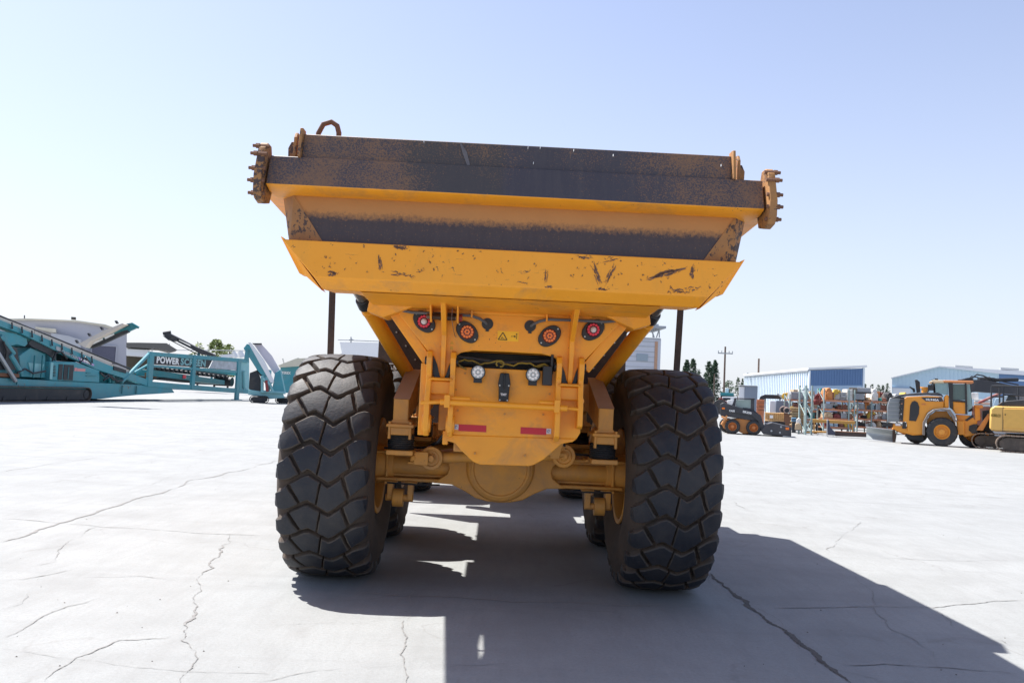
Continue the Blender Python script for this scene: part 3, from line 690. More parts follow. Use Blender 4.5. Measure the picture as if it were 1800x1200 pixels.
bk = MB(); bk.box(-.53, .53, YF + .31, YF + .5, 1.60, 1.89); bk.box(.26, .33, YF - .06, YF - .001, 1.66, 1.80); bk.box(.315, .335, YF - .05, YF + .0, 1.74, 1.885); bk.build('junction_box_gap_fill', M['black'], fo, bevel=.005)  # the wide black box is added to darken the gap under the panel
yc = mat('yellow_conduit', (.26, .18, .02), .6, dirt=(.05, .04, .03))
cb = MB(); cb.tube([(-.34 + i * .03, YF - .02 + .012 * math.sin(i * 1.3), 1.805 + .012 * math.sin(i * .9) + .006 * math.sin(i * 2.3)) for i in range(22)], .0065, 6)
hh = MB()
for k in range(5): hh.tube([(-.36 + .17 * j, YF + .0 + .02 * k, 1.84 - .008 * k - .03 * math.sin(j * math.pi / 4 + k * .4) ** 2) for j in range(5)], .011, 8)
hh.build('hose', M['rubber'], fo)
cb.tube([(-.34, YF - .02, 1.81), (-.36, YF - .03, 1.79), (-.33, YF - .03, 1.765), (-.29, YF - .03, 1.75)], .007, 6)
cb.tube([(.22, YF - .02, 1.80), (.27, YF - .02, 1.815), (.30, YF - .02, 1.80)], .006, 6)
cb.tube([(-.05 + .028 * math.sin(t) , YF - .035, 1.80 - .022 * math.cos(t)) for t in [k * .7 for k in range(9)]], .007, 6); cb.build('cable_harness', yc, fo)
for sx, xs in ((-1, (-.555, -.385)), (1, (.375, .535))):
    for i, x in enumerate(xs):
        b = MB(); prof = [(YF + .0, 1.86), (-1.25, 1.875), (-1.30, 1.865), (-1.325, 1.82), (-1.32, 1.76), (-1.285, 1.70), (-1.30, 1.60), (-1.34, 1.52), (-1.35, 1.40), (-1.33, 1.30), (-1.29, 1.262), (YF + .0, 1.262)]
        if sx > 0 and i == 1: prof = prof[:8] + [(-1.34, 1.38), (-1.30, 1.36), (YF, 1.36)]
        b.prism(prof, 'x', x - .019, x + .019)
        if sx < 0: b.cyl((x - .03, -1.27, 1.35), (x + .03, -1.27, 1.35), .065, n=18)
        bo_ = b.build('hinge_bracket', M['yellow'], fo, bevel=.006)
    xm = sum(xs) / 2
    b = MB(); b.prism([(xm + u * 1.0, z_) for u, z_ in ((-.07, 1.87), (-.075, 1.75), (-.05, 1.67), (-.02, 1.642), (.02, 1.642), (.05, 1.67), (.075, 1.75), (.07, 1.87))], 'y', YF - .022, YF + .1); b.cyl((xs[0] - .035, -1.26, 1.80), (xs[0] + .0, -1.26, 1.80), .03, n=16); b.cyl((xs[1], -1.26, 1.80), (xs[1] + .035, -1.26, 1.80), .03, n=16); b.build('hinge_pin', M['blackmet'], fo, bevel=.004)
    b = MB(); b.box(xs[0], xs[1], YF - .05, YF + .03, 1.56, 1.66); b.box(xs[0], xs[1], YF - .11, YF - .03, 1.66, 1.68); b.build('hinge_seat', M['yellow'], fo, bevel=.01)
b = MB(); b.box(-.58, -.425, YF + .0, YF + .04, 1.50, 1.70); b.box(-.62, -.55, YF - .02, YF + .10, 1.262, 1.78); b.box(-.44, -.40, YF, YF + .08, 1.2, 1.3); b.build('bracket_web', M['yellow'], fo, bevel=.006)
b = MB(); b.cyl((-.46, -1.36, 1.508), (.44, -1.36, 1.504), .021, n=14); b.cyl((-.40, -1.34, 1.535), (-.25, -1.34, 1.535), .018, n=12); b.cyl((.24, -1.34, 1.535), (.38, -1.34, 1.535), .018, n=12)
b.box(.345, .385, -1.385, -1.335, 1.47, 1.56); b.box(-.43, -.39, -1.385, -1.335, 1.47, 1.56)
b.cyl((-.60, -1.33, 1.495), (-.44, -1.33, 1.51), .015, n=10); b.cyl((.40, -1.33, 1.507), (.52, -1.33, 1.50), .012, n=10); b.build('cross_bar', M['yellow'], fo, bevel=.004)
# work lamps
for x in (-.205, .19):
    c = Vector((x, YF - .06, 1.732)); b = MB()
    b.lathe([(0, .06), (.035, .055), (.050, .03), (.053, 0), (.053, -.012), (.047, -.014), (.046, -.008), (0, -.008)], c, 'y', 32); b.box(x - .022, x + .022, YF - .05, YF, 1.665, 1.690); b.box(x - .03, x + .03, YF - .07, YF - .02, 1.655, 1.690)
    lo = b.build('work_lamp', M['blackmet'], fo, bevel=.002)
    b = MB(); b.cyl(c + Vector((0, -.010, 0)), c + Vector((0, -.006, 0)), .046, n=28); b.build('reflector', mat('lamp_reflector', (.30, .32, .33), .3, metal=.3, bmp=0), lo)
    b = MB(); WL = mat('lamp_optic', (.85, .86, .84), .1, bmp=0)
    for i in range(8):
        a = i * math.pi / 4; b.lathe([(0, -.008), (.009, -.005), (.0115, 0)], c + Vector((.029 * math.cos(a), -.010, .029 * math.sin(a))), 'y', 12)
    b.lathe([(0, -.008), (.009, -.005), (.0115, 0)], c + Vector((0, -.010, 0)), 'y', 12); b.build('led', WL, lo)
# tow coupling
b = MB(); b.prism([(-.045, 1.735), (.018, 1.735), (.032, 1.66), (.026, 1.63), (.022, 1.53), (-.048, 1.53), (-.052, 1.63), (-.058, 1.66)], 'y', YF - .07, YF); b.prism([(-.02, 1.73), (-.008, 1.73), (-.008, 1.62), (-.02, 1.62)], 'y', YF - .09, YF - .07)
tc = b.build('tow_coupling', M['blackmet'], fo, bevel=.006)
for x, z in ((-.045, 1.645), (.02, 1.645), (-.04, 1.54), (.014, 1.54)): b = MB(); b.cyl((x, YF - .076, z), (x, YF - .068, z), .006, n=8); b.build('screw', M['steel'], tc)
text_mesh('lettering', 'TMT', M['white'], tc, (-.037, YF - .072, 1.572), (1, 0, 0), (0, 0, 1), .045, .017, t=.002)
# red reflectors and small data labels
RS = mat('red_reflector', (.50, .004, .022), .35, var=.08, bmp=0); WS = mat('white_tape', (.6, .63, .68), .4, bmp=0)
for x0, x1, z0, z1 in ((-.328, -.127, 1.303, 1.352), (.121, .308, 1.303, 1.352)):
    b = MB(); b.box(x0, x1, YF - .003, YF + .001, z0, z1); b.build('red_reflector', RS, fo, smooth=0)
for x in (-.345, .325):
    b = MB(); b.box(x - .017, x + .017, YF - .003, YF + .001, 1.312, 1.350); lo = b.build('data_label', WS, fo, smooth=0)
    b = MB(); b.tube([(x + .007 * math.cos(t), YF - .004, 1.331 + .009 * math.sin(t)) for t in [k * math.pi / 5 for k in range(9)]], .002, 4); b.bar((x - .012, YF - .004, 1.318), (x - .012, YF - .004, 1.344), .002, .002); b.build('label_print', mat('blue_print', (.12, .18, .32), .5, bmp=0), lo)

# ---- axles
def axle(y0, rear):
    a = MB()
    for sx in (-1, 1):
        X = sorted((sx * .40, sx * 1.06)); a.box(X[0], X[1], y0 - .10, y0 + .10, .845, 1.035)
        a.box(X[0], X[1], y0 - .17, y0 + .17, 1.035, 1.062); a.box(min(sx * .36, sx * 1.04), max(sx * .36, sx * 1.04), y0 - .17, y0 + .17, .812, .842)
        a.cyl((sx * .38, y0 - .06, .94), (sx * .94, y0 - .06, .94), .085, n=18)
        a.box(sx * .955 - .012, sx * .955 + .012, y0 - .165, y0 + .1, .842, 1.035)
        a.cyl((sx * .90, y0, .94), (sx * 1.30, y0, .94), .15, .19, n=24)
    P = [(-.56, .812), (-.40, .804), (-.29, .755), (-.20, .702), (-.10, .678), (0, .672), (.10, .678), (.20, .702), (.29, .755), (.40, .804), (.56, .812), (.50, .85), (.445, .89), (.43, .94), (.445, .99), (.50, 1.03), (.56, 1.062), (.38, 1.09), (.2, 1.22), (-.2, 1.22), (-.38, 1.09), (-.56, 1.062), (-.50, 1.03), (-.445, .99), (-.43, .94), (-.445, .89), (-.50, .85)]
    a.prism(P, 'y', y0 - .178, y0 + .178)
    a.lathe([(.0, -.215), (.262, -.215), (.278, -.205), (.292, -.17), (0, -.17)], (0, y0, .965), 'y', 56)
    ao = a.build('axle', M['yellow_dull'], T, bevel=.012)
    b = MB(); b.lathe([(.252, -.214), (.250, -.232), (.238, -.238), (.226, -.236), (.218, -.224), (.19, -.226), (.12, -.240), (0, -.246)], (0, y0, .958), 'y', 56); b.build('differential_cover', M['yellow_dull'], ao)
    for sx in (-1, 1):
        c = MB()
        for x in (.745, .915): c.prism([(y0 - .20, .815), (y0 - .05, .815), (y0 - .10, .66), (y0 - .20, .66)], 'x', sx * x - .022, sx * x + .022); c.box(sx * x - .05, sx * x + .05, y0 - .2, y0 - .05, .79, .812)
        c.cyl((sx * .80 , y0 - .16, .675), (sx * .89, y0 - .16, .675), .075, n=24); c.cyl((sx * .72, y0 - .16, .675), (sx * .95, y0 - .16, .675), .03, n=10); c.build('link_bracket', M['yellow_dull'], ao, bevel=.005)
    return ao
ax = axle(0, True); ax2 = axle(1.95, False); ax3 = axle(6.15, False)
b = MB()
for x, z in ((-.565, 1.038), (.505, 1.105)):
    b.lathe([(.0, -.045), (.035, -.045), (.04, -.035), (.062, -.035), (.066, -.048), (.092, -.045), (.095, -.03), (.095, .05), (0, .05)], (x, -.42, z), 'y', 32)
    b.cyl((x, -.50, z), (x, -.46, z), .028, n=6)
b.cyl((-.48, -.40, 1.042), (.42, -.40, 1.10), .042, n=18); po2 = b.build('panhard_rod', M['yellow_dull'], ax, bevel=.003)
b = MB(); b.box(-.73, -.60, -.50, -.34, 1.01, 1.065); b.box(-.70, -.585, -.52, -.50, .985, 1.09); b.box(-.75, -.60, -.48, -.30, .985, 1.005); b.box(-.97, -.62, -.22, -.16, 1.045, 1.075); b.cyl((-.72, -.49, 1.04), (-.70, -.53, 1.04), .02, n=8)
b.build('rod_bracket', M['yellow_dull'], ax, bevel=.005)
b = MB(); b.prism([(.33, 1.245), (.50, 1.262), (.47, 1.17), (.455, 1.09), (.385, 1.09), (.38, 1.17)], 'y', -.62, -.58); b.cyl((.35, -.55, 1.12), (.50, -.55, 1.12), .02, n=8); b.build('rod_bracket', M['yellow_dull'], ax, bevel=.005)
# brake hoses and small fittings
for sx in (-1, 1):
    b = MB(); b.tube([(sx * .98, -.19, 1.085), (sx * .8, -.22, 1.10), (sx * .62, -.26, 1.11), (sx * .5, -.2, 1.16), (sx * .42, -.1, 1.30)], .010, 7); b.tube([(sx * .94, -.20, .80), (sx * .7, -.215, .795), (sx * .5, -.20, .80)], .008, 6)
    b.tube([(sx * .40, -.3, 1.45), (sx * .44, -.5, 1.28), (sx * .52, -.45, 1.17), (sx * .60, -.3, 1.12)], .013, 7); b.build('brake_hose', M['rubber'], ax)
for x, z in ((-.30, 1.72), (.28, 1.45), (-.34, 1.45), (.0, 1.44), (-.36, 1.60), (.32, 1.60), (-.20, 1.15), (.16, 1.15)):
    b = MB(); b.cyl((x, YF - .008 - (.05 if z < 1.2 else 0), z), (x, YF + .01, z), .009, n=6); b.build('bolt', M['yellow_dull'], fo)
# air springs with their box arms
for y0 in (0, 1.95):
    for sx in (-1, 1):
        X = lambda v: sx * v
        a = MB()
        xs = sorted((X(.745), X(.865)))
        a.add([(xs[0], y0 - .68, 1.505), (xs[1], y0 - .68, 1.505), (xs[1], y0 - .68, 1.335), (xs[0], y0 - .68, 1.335),
               (X(.80) - .06, y0 + .15, 1.76), (X(.80) + .06, y0 + .15, 1.76), (X(.80) + .06, y0 + .15, 1.46), (X(.80) - .06, y0 + .15, 1.46)],
              [(3, 2, 1, 0), (4, 5, 6, 7), (1, 2, 6, 5), (2, 3, 7, 6), (3, 0, 4, 7)], 0)
        a.add([(xs[0] - .004, y0 - .685, 1.507), (xs[1] + .004, y0 - .685, 1.507), (X(.80) + .064, y0 + .15, 1.762), (X(.80) - .064, y0 + .15, 1.762)], [(0, 1, 2, 3)], 1)  # brown top face carries the painted reflection
        a.prism([(xs[0] - .03, 1.31), (xs[1] + .03, 1.31), (xs[1], 1.345), (xs[0], 1.345)], 'y', y0 - .68, y0 - .40)
        a.box(xs[0] - .045, xs[1] + .05, y0 - .72, y0 - .40, 1.285, 1.312); a.box(xs[0] - .025, xs[1] + .03, y0 - .70, y0 - .42, 1.225, 1.287)
        a.box(X(.48) if sx > 0 else X(.78), X(.78) if sx > 0 else X(.48), y0 + .0, y0 + .15, 1.46, 1.70)
        ao = a.build('suspension_arm', [M['yellow_dull'], M['brown_top']], T, bevel=.008)
        for bx in (xs[0] - .02, xs[1] + .022): 
            c = MB(); c.cyl((bx, y0 - .70, 1.195), (bx, y0 - .70, 1.33), .012, n=6); c.build('bolt', M['yellow_dull'], ao)
        c = MB(); xc = (xs[0] + xs[1]) / 2
        pr = [(.085, 1.232)] + [(.100 + .008 * (i % 2), 1.225 - i * .0085) for i in range(15)] + [(.085, 1.10)]
        c.lathe([(r, z) for r, z in pr], (xc, y0 - .55, 0), 'z', 28); c.build('rubber_bellows', M['rubber'], ao)
        c = MB(); c.box(xc - .10, xc + .11, y0 - .68, y0 - .42, 1.068, 1.105); c.box(xc - .12, xc + .12, y0 - .44, y0 - .1, 1.063, 1.085); c.build('spring_plate', M['yellow_dull'], ao, bevel=.006)
# lifting rams
for sx in (-1, 1):
    p0, p1 = Vector((sx * 1.155, -.60, 2.27)), Vector((sx * .805, .30, 1.63)); d_ = (p1 - p0).normalized()
    b = MB(); b.cyl(p0 + d_ * .06, p1 + d_ * .35, .063, n=32); b.cyl(p0 + d_ * .10, p0 + d_ * .13, .067, n=32); co = b.build('lift_cylinder', M['yellow'], T, bevel=.004)
    b = MB(); b.cyl(p0 - d_ * .03, p0 + d_ * .06, .062, .070, n=28); b.build('gland', M['black'], co, bevel=.006)
    b = MB(); b.cyl(p0 - d_ * .3, p0, .045, n=16); b.build('piston_rod', M['steel'], co)
# mudguards
for sx in (-1, 1):
    b = MB(); a_ = sorted((sx * 1.675, sx * 1.735)); b.prism([(a_[0], 1.75), (a_[1] , 1.75), (a_[1] + sx * .028, 2.74), (a_[0] + sx * .028, 2.74)], 'y', 1.0, 1.03)
    b.build('mud_flap_strap', M['flap'], T, bevel=.003)
    X = sorted((sx * .55, sx * 1.66)); b = MB(); b.box(X[0], X[1], 4.02, 4.07, 1.15, 2.75); b.box(X[0], X[1], 4.07, 4.6, 2.70, 2.75); b.build('mudguard', M['flap'], T, bevel=.01)
# tractor unit (hood, cab, fenders)
b = MB(); b.prism([(5.0, 1.55), (5.0, 2.55), (5.25, 3.35), (6.6, 3.40), (6.95, 2.55), (6.95, 1.55)], 'x', -.85, .85); cabo = b.build('cab', M['yellow'], T, bevel=.03)
GL = mat('dark_glass', (.02, .03, .035), .08, bmp=0)
b = MB(); b.prism([(5.25, 2.5), (5.33, 3.2), (6.5, 3.22), (6.8, 2.5)], 'x', -.856, .856); b.build('side_window', GL, cabo); b = MB(); b.add([(-.7, 5.0, 2.6), (.7, 5.0, 2.6), (.7, 5.2, 3.25), (-.7, 5.2, 3.25)], [(0, 1, 2, 3)]); b.build('rear_window', GL, cabo, smooth=0)
b = MB(); b.prism([(6.95, 1.3), (6.95, 2.35), (7.6, 2.30), (8.5, 2.0), (8.7, 1.3)], 'x', -.80, .80); b.box(-.9, .9, 8.6, 8.8, .8, 1.3); b.box(-.5, .5, 4.4, 8.6, .85, 1.35); b.build('hood', M['yellow'], T, bevel=.04)
for sx in (-1, 1):
    b = MB(); X = sorted((sx * .95, sx * 1.72)); pts = [(6.15 + 1.12 * math.cos(t), .93 + 1.12 * math.sin(t)) for t in [math.pi * k / 10 for k in range(11)]] + [(6.15 + 1.06 * math.cos(t), .93 + 1.06 * math.sin(t)) for t in [math.pi * k / 10 for k in range(10, -1, -1)]]
    b.prism(pts, 'x', X[0], X[1]); b.build('front_fender', M['black'], T, bevel=.008)
    b = MB(); b.box(*X, 7.3, 7.35, .9, 1.5); b.box(min(sx * .8, sx * 1.0), max(sx * .8, sx * 1.0), 4.75, 5.0, 1.2, 1.9); b.build('step_box', M['yellow_dull'], T, bevel=.02)
# ================================================================ BACKGROUND, LEFT
TEAL = (.035, .27, .33)
M['teal'] = mat('teal_paint', TEAL, .5, scale=1.6, var=.25, dirt=(.13, .25, .26), dirt_amt=.6, chips=(.16, .10, .07), chip_t=.62, chip_scale=7)
M['teal_d'] = mat('deep_teal_paint', (.01, .18, .21), .45, scale=1.2, dirt=(.07, .15, .15), dirt_amt=.4)
M['teal_l'] = mat('faded_teal_paint', (.22, .47, .50), .5, scale=1.2)
M['beltw'] = mat('pale_conveyor_belt', (.55, .50, .44), .8, scale=2)
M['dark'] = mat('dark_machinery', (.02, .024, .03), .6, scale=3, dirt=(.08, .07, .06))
M['track'] = mat('steel_track', (.08, .065, .055), .8, scale=6, dirt=(.2, .16, .12))
M['grey'] = mat('grey_sheet', (.46, .46, .50), .6, scale=.3, var=.05)
M['whitew'] = mat('white_sheet', (.72, .74, .76), .6, scale=.3, var=.04)
M['cream'] = mat('cream_trim', (.62, .58, .46), .7, scale=.5)
M['galv'] = mat('galvanised_steel', (.36, .38, .40), .45, metal=.5, scale=2)

def crawler(mb_t, mb_f, pl, x0, x1, yt, yb, wd, off=0, nsh=None):
    """one crawler track lying along the plane between pixel columns x0..x1 (yt/yb at both ends), wd metres deep"""
    pl = pl.sh(off); off = 0; A0, A1 = pl.hit(x0, (yt[0] + yb[0]) / 2), pl.hit(x1, (yt[1] + yb[1]) / 2)
    h = abs(pl.hit(x0, yt[0]).z - pl.hit(x0, yb[0]).z); d = pl.d; n = pl.n; L = (A1 - A0).dot(d); base = A0.copy(); base.z = 0
    r = h / 2; path = []
    K = max(3, int(L / .22))
    for i in range(K + 1): path.append((r + (L - 2 * r) * i / K, h, 0, 1))
    for i in range(1, 8): a = math.pi / 2 - math.pi * i / 8; path.append((L - r + r * math.cos(a), r + r * math.sin(a), math.cos(a), math.sin(a)))
    for i in range(K + 1): path.append((L - r - (L - 2 * r) * i / K, 0.0, 0, -1))
    for i in range(1, 8): a = -math.pi / 2 - math.pi * i / 8; path.append((r + r * math.cos(a), r + r * math.sin(a), math.cos(a), math.sin(a)))
    m = len(path)
    def W(s, z, o): return base + d * s + n * (off + o) + Vector((0, 0, z))
    for i in range(m):
        p, q = path[i], path[(i + 1) % m]
        s0, z0, s1, z1 = p[0], p[1], q[0], q[1]; nx, nz = p[2], p[3]
        # a grouser shoe: slightly shrunken plate with a lip
        a, b_ = (s0 * .94 + s1 * .06, z0 * .94 + z1 * .06), (s0 * .06 + s1 * .94, z0 * .06 + z1 * .94)
        t = .05
        ia, ib = (a[0] - nx * t, a[1] - nz * t), (b_[0] - nx * t, b_[1] - nz * t)
        mb_t.add([W(a[0], a[1], 0), W(b_[0], b_[1], 0), W(ib[0], ib[1], 0), W(ia[0], ia[1], 0), W(a[0], a[1], wd), W(b_[0], b_[1], wd), W(ib[0], ib[1], wd), W(ia[0], ia[1], wd)],
                 [(0, 1, 2, 3), (7, 6, 5, 4), (0, 4, 5, 1), (1, 5, 6, 2), (2, 6, 7, 3), (3, 7, 4, 0)])
    rr = r * .62
    for s_, R_ in [(r, rr), (L - r, rr)] + [(r + (L - 2 * r) * k / 6, r * .28) for k in range(1, 6)]:
        z = r if R_ == rr else r * .42
        mb_f.cyl(W(s_, z, wd * .15), W(s_, z, wd * .85), R_, n=18)
    mb_f.add([W(r, r * .22, wd * .2), W(L - r, r * .22, wd * .2), W(L - r, r * 1.7, wd * .2), W(r, r * 1.7, wd * .2), W(r, r * .22, wd * .8), W(L - r, r * .22, wd * .8), W(L - r, r * 1.7, wd * .8), W(r, r * 1.7, wd * .8)],
             [(0, 1, 2, 3), (7, 6, 5, 4), (0, 4, 5, 1), (1, 5, 6, 2), (2, 6, 7, 3), (3, 7, 4, 0)])

# ---- tracked screening plant with long sign frame
gA, gB = gnd(0, 706), gnd(417, 703)
PS = Plane(gA, gB - gA)
org = gnd(200, 705); E1 = empty('tracked_screening_plant', org, 'long teal tracked screening machine with white lettering in a side frame, far left', 'screening machine')
def mb(): return MB(org)
a = mb()
a.slab(PS, [(-140, 655), (38, 666), (183, 673), (260, 677), (300, 680), (307, 690), (240, 694), (200, 698), (178, 701), (162, 701), (150, 690), (-140, 680)], 2.2, 0)
a.build('chassis', M['teal'], E1, bevel=.02)
a = mb()
a.slab(PS, [(263, 618), (438, 631), (438, 637.5), (263, 625)], .12, -.06)
a.slab(PS, [(263, 670), (417, 683), (438, 685), (438, 692), (300, 683), (263, 679)], .12, -.04)
a.slab(PS, [(270, 641), (417, 651), (417, 655.5), (270, 645)], .08, -.05)
for x0, x1, y0, y1 in ((262, 270, 618, 679), (338.5, 344, 625, 684), (417, 422.5, 630, 703)): a.rect(PS, x0, y0, x1, y1, .16, -.08)
a.rect(PS, 415, 702, 426, 704, .4, -.2)
a.rod(PS, (262, 622), (213, 672), .11, 0); a.rod(PS, (262, 640), (236, 655), .08, .3)
# the same frame on the far side
a.slab(PS, [(263, 620), (438, 632), (438, 636), (263, 625)], .12, 2.1); a.slab(PS, [(263, 672), (438, 686), (438, 692), (263, 679)], .12, 2.1)
for x0, x1, y0, y1 in ((262, 270, 620, 679), (338, 344, 627, 684)): a.rect(PS, x0, y0, x1, y1, .16, 2.08)
a.build('sign_frame', M['teal'], E1, bevel=.01)
a = mb(); a.slab(PS, [(271, 624.5), (360, 631), (374, 632), (366, 646.5), (271, 640.5)], .05, .02, 0); a.slab(PS, [(375, 632), (416, 635.5), (416, 650.5), (367.5, 647)], .05, .02, 1)
sb = a.build('sign_board', [M['dark'], mat('weathered_white', (.45, .48, .52), .6, scale=3, var=.5)], E1)
text_on(PS, 'POWER', M['white'], sb, 275, 638, 315, 641.4, org, off=.0, hpx=12.5)
text_on(PS, 'SCREEN', mat('sign_teal', (.20, .42, .44), .5), sb, 317, 641.5, 361, 644.4, org, off=.0, hpx=12.5)
a = mb(); a.slab(PS, [(423, 633), (438, 634.5), (438, 687), (423, 685)], .1, .1); a.rod(PS, (429, 652), (430, 683), .12, -.05); a.build('end_panel', M['teal_l'], E1)
a = mb(); a.slab(PS, [(270, 650), (395, 668), (395, 676), (270, 661)], 1.2, .4); a.build('feeder_beam', M['teal_d'], E1, bevel=.02)
a = mb(); a.slab(PS, [(270, 643), (400, 658), (400, 664), (270, 648.5)], 1.3, .5)
for i in range(17): a.rod(PS, (273 + i * 8, 646.5 + i * 1.05), (273 + i * 8, 646.5 + i * 1.05), .10, .3, .5)
a.rod(PS, (408, 671), (408, 671), .35, .3, 1.6, n=16); a.build('belt_rollers', M['dark'], E1)
a = mb(); a.slab(PS, [(282, 664), (337, 668), (337, 673), (282, 667)], .8, .6); a.build('inner_panel', M['dark'], E1); a = mb(); a.rect(PS, 322, 659, 327.5, 665, .04, .35); a.build('red_label', RED, E1)
a = mb(); a.slab(PS, [(345, 646), (417, 655), (417, 660), (345, 652)], 1.0, .8); a.build('upper_beam', M['teal_d'], E1)
# long sloping conveyor
a = mb(); a.slab(PS, [(-120, 511), (0, 562), (64, 588), (197, 644), (262, 668), (262, 679), (170, 649), (100, 617), (37, 586), (0, 573), (-120, 530)], .25, -.05)
a.slab(PS, [(-120, 511), (0, 562), (262, 668), (262, 672), (0, 567), (-120, 517)], .2, 1.5)
co_ = a.build('conveyor_frame', M['teal'], E1, bevel=.01)
a = mb(); a.slab(PS, [(-120, 506), (0, 557), (60, 580), (60, 586.5), (0, 562), (-120, 511)], 1.4, .1); a.slab(PS, [(61, 581), (197, 637), (197, 644), (61, 587.5)], 1.4, .1); a.slab(PS, [(200, 640), (236, 654), (232, 657), (200, 645)], 1.4, .1); a.build('belt', M['beltw'], co_)
a = mb(); a.rod(PS, (-120, 504), (0, 555.8), .06, .2); a.rod(PS, (0, 555.8), (233, 650), .06, .2); a.build('top_rail', M['dark'], co_)
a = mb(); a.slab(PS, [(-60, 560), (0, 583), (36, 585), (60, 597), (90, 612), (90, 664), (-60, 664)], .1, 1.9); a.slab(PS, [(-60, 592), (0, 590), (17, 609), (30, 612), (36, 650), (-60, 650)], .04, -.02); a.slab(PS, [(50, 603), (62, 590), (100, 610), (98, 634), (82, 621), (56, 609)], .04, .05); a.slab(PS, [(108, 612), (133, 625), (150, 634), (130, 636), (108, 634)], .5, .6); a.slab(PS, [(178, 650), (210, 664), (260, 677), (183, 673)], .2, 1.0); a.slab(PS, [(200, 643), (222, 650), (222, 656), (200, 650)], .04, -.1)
a.build('interior_shade_slabs', M['dark'], E1)  # dark slabs set in to draw the shade inside and between the panels
a = mb(); a.slab(PS, [(-30, 572), (0, 581), (28, 586), (47, 595), (49, 604), (44, 609), (30, 605), (18, 608), (0, 588), (-30, 590)], 1.0, .1)
a.slab(PS, [(38, 662), (34, 625), (54, 611), (80, 622), (80, 664)], 1.2, .2); a.slab(PS, [(88, 606), (99, 612), (99, 636), (88, 636)], .8, .1)
a.rod(PS, (17, 623), (36, 655), .14, .0); a.slab(PS, [(-30, 651), (38, 651), (38, 656), (-30, 656)], .3, .1); a.rod(PS, (0, 590), (24, 622), .12, .05)
a.build('hopper', M['teal'], E1, bevel=.02)
a = mb(); a.rod(PS, (-10, 610), (27, 670), .10, -.15); a.build('support_strut', M['galv'], E1)
a = mb(); a.slab(PS, [(50, 637), (78, 640), (72, 656), (55, 658)], .05, .15, 0); a.build('panel_patch', M['teal_l'], E1)
a = mb(); a.slab(PS, [(88, 635), (133, 636), (175, 651), (175, 672), (88, 668)], 1.9, -.05); eng = a.build('engine_house', M['teal'], E1, bevel=.03)
a = mb(); a.rect(PS, 103, 640, 110, 667, .03, -.08); a.rect(PS, 112, 641, 129, 668, .03, -.08)
for i in range(8): a.rect(PS, 94, 642 + i * 2.6, 98, 643.2 + i * 2.6, .03, -.08)
a.build('vent_door', M['dark'], eng); a = mb(); a.rect(PS, 135.5, 647.5, 150, 652.5, .02, -.075); a.rect(PS, 131, 646, 135, 652, .02, -.075); lb = a.build('maker_label', mat('label_pink', (.6, .25, .25), .5), eng)
a = mb(); a.rect(PS, 88.5, 637, 93, 666, .02, -.075); a.build('door_trim', M['teal_l'], eng)
a = mb(); a.slab(PS, [(176, 655), (200, 665), (204, 674), (176, 672)], .8, .4); a.rod(PS, (190, 655), (193, 672), .08, .1); a.rod(PS, (197, 657), (197, 673), .15, .2); a.build('hydraulic_bank', M['teal_d'], E1)
a = mb(); a.slab(PS, [(137.5, 627), (166, 640.5), (165, 643), (141, 634)], .03, -.09); pt = a.build('model_plate', mat('lilac_plate', (.45, .30, .55), .5), co_)
a = mb(); a.slab(PS, [(99, 608), (110, 612), (106, 618), (99, 614.5)], .03, -.09); a.build('badge', M['galv'], co_)
text_on(PS, 'CHIEFTAIN', M['galv'], co_, 108, 619.5, 137, 632.5, org, off=-.07, hpx=5.5)
text_on(PS, '1400', M['white'], pt, 142, 633, 160, 641, org, off=-.11, hpx=4)
a, f = mb(), mb(); crawler(a, f, PS, -90, 162, (671, 678), (702, 709), .5, -.25); a.build('crawler_track', M['track'], E1, smooth=0); f.build('track_frame', M['dark'], E1)
a, f = mb(), mb(); crawler(a, f, PS, -75, 177, (671, 678), (701, 707), .5, 2.1); a.build('crawler_track', M['track'], E1, smooth=0); f.build('track_frame', M['dark'], E1)
def hit_l(p, q, f): return (p[0] + (q[0] - p[0]) * f, p[1] + (q[1] - p[1]) * f)
for i in range(9):
    a = mb(); q = hit_l((12, 574), (170, 641), (i + .5) / 9); a.rod(PS, q, (q[0], q[1] + .1), .09, -.12, -.12); a.rod(PS, (q[0], q[1] - 12), (q[0] + 1, q[1]), .035, -.12); a.build('return_roller', M['dark'], co_)
for k, pts in enumerate([((92, 634), (98, 620), (108, 618), (118, 630)), ((140, 637), (150, 628), (160, 640)), ((176, 655), (184, 662), (190, 658), (200, 668)), ((30, 655), (44, 648), (58, 656), (80, 652)), ((6, 600), (12, 618), (8, 640), (16, 652)), ((182, 668), (195, 660), (206, 670), (216, 668))]):
    a = mb(); a.tube([PS.sh(-.1).hit(*q) for q in pts], .05, 6); a.build('hydraulic_hose', M['black'], E1)
for x in (60, 74): a = mb(); a.rect(PS, x, 624, x + 1.2, 664, .06, .02); a.build('panel_rib', M['teal_d'], E1)
for x0, y0, x1, y1 in ((120, 645, 121, 666), (152, 655, 160, 656), (152, 660, 170, 661), (30, 667, 31, 676), (215, 677, 216, 692), (240, 678, 241, 692)): a = mb(); a.rect(PS, x0, y0, x1, y1, .05, -.1); a.build('seam', M['teal_d'], E1)
a = mb(); a.slab(PS, [(0, 655), (34, 657), (34, 663), (0, 662)], .05, -.05); a.slab(PS, [(262, 655), (275, 660), (275, 664), (262, 662)], .3, .5); a.build('rusty_guard', M['rust'], E1)
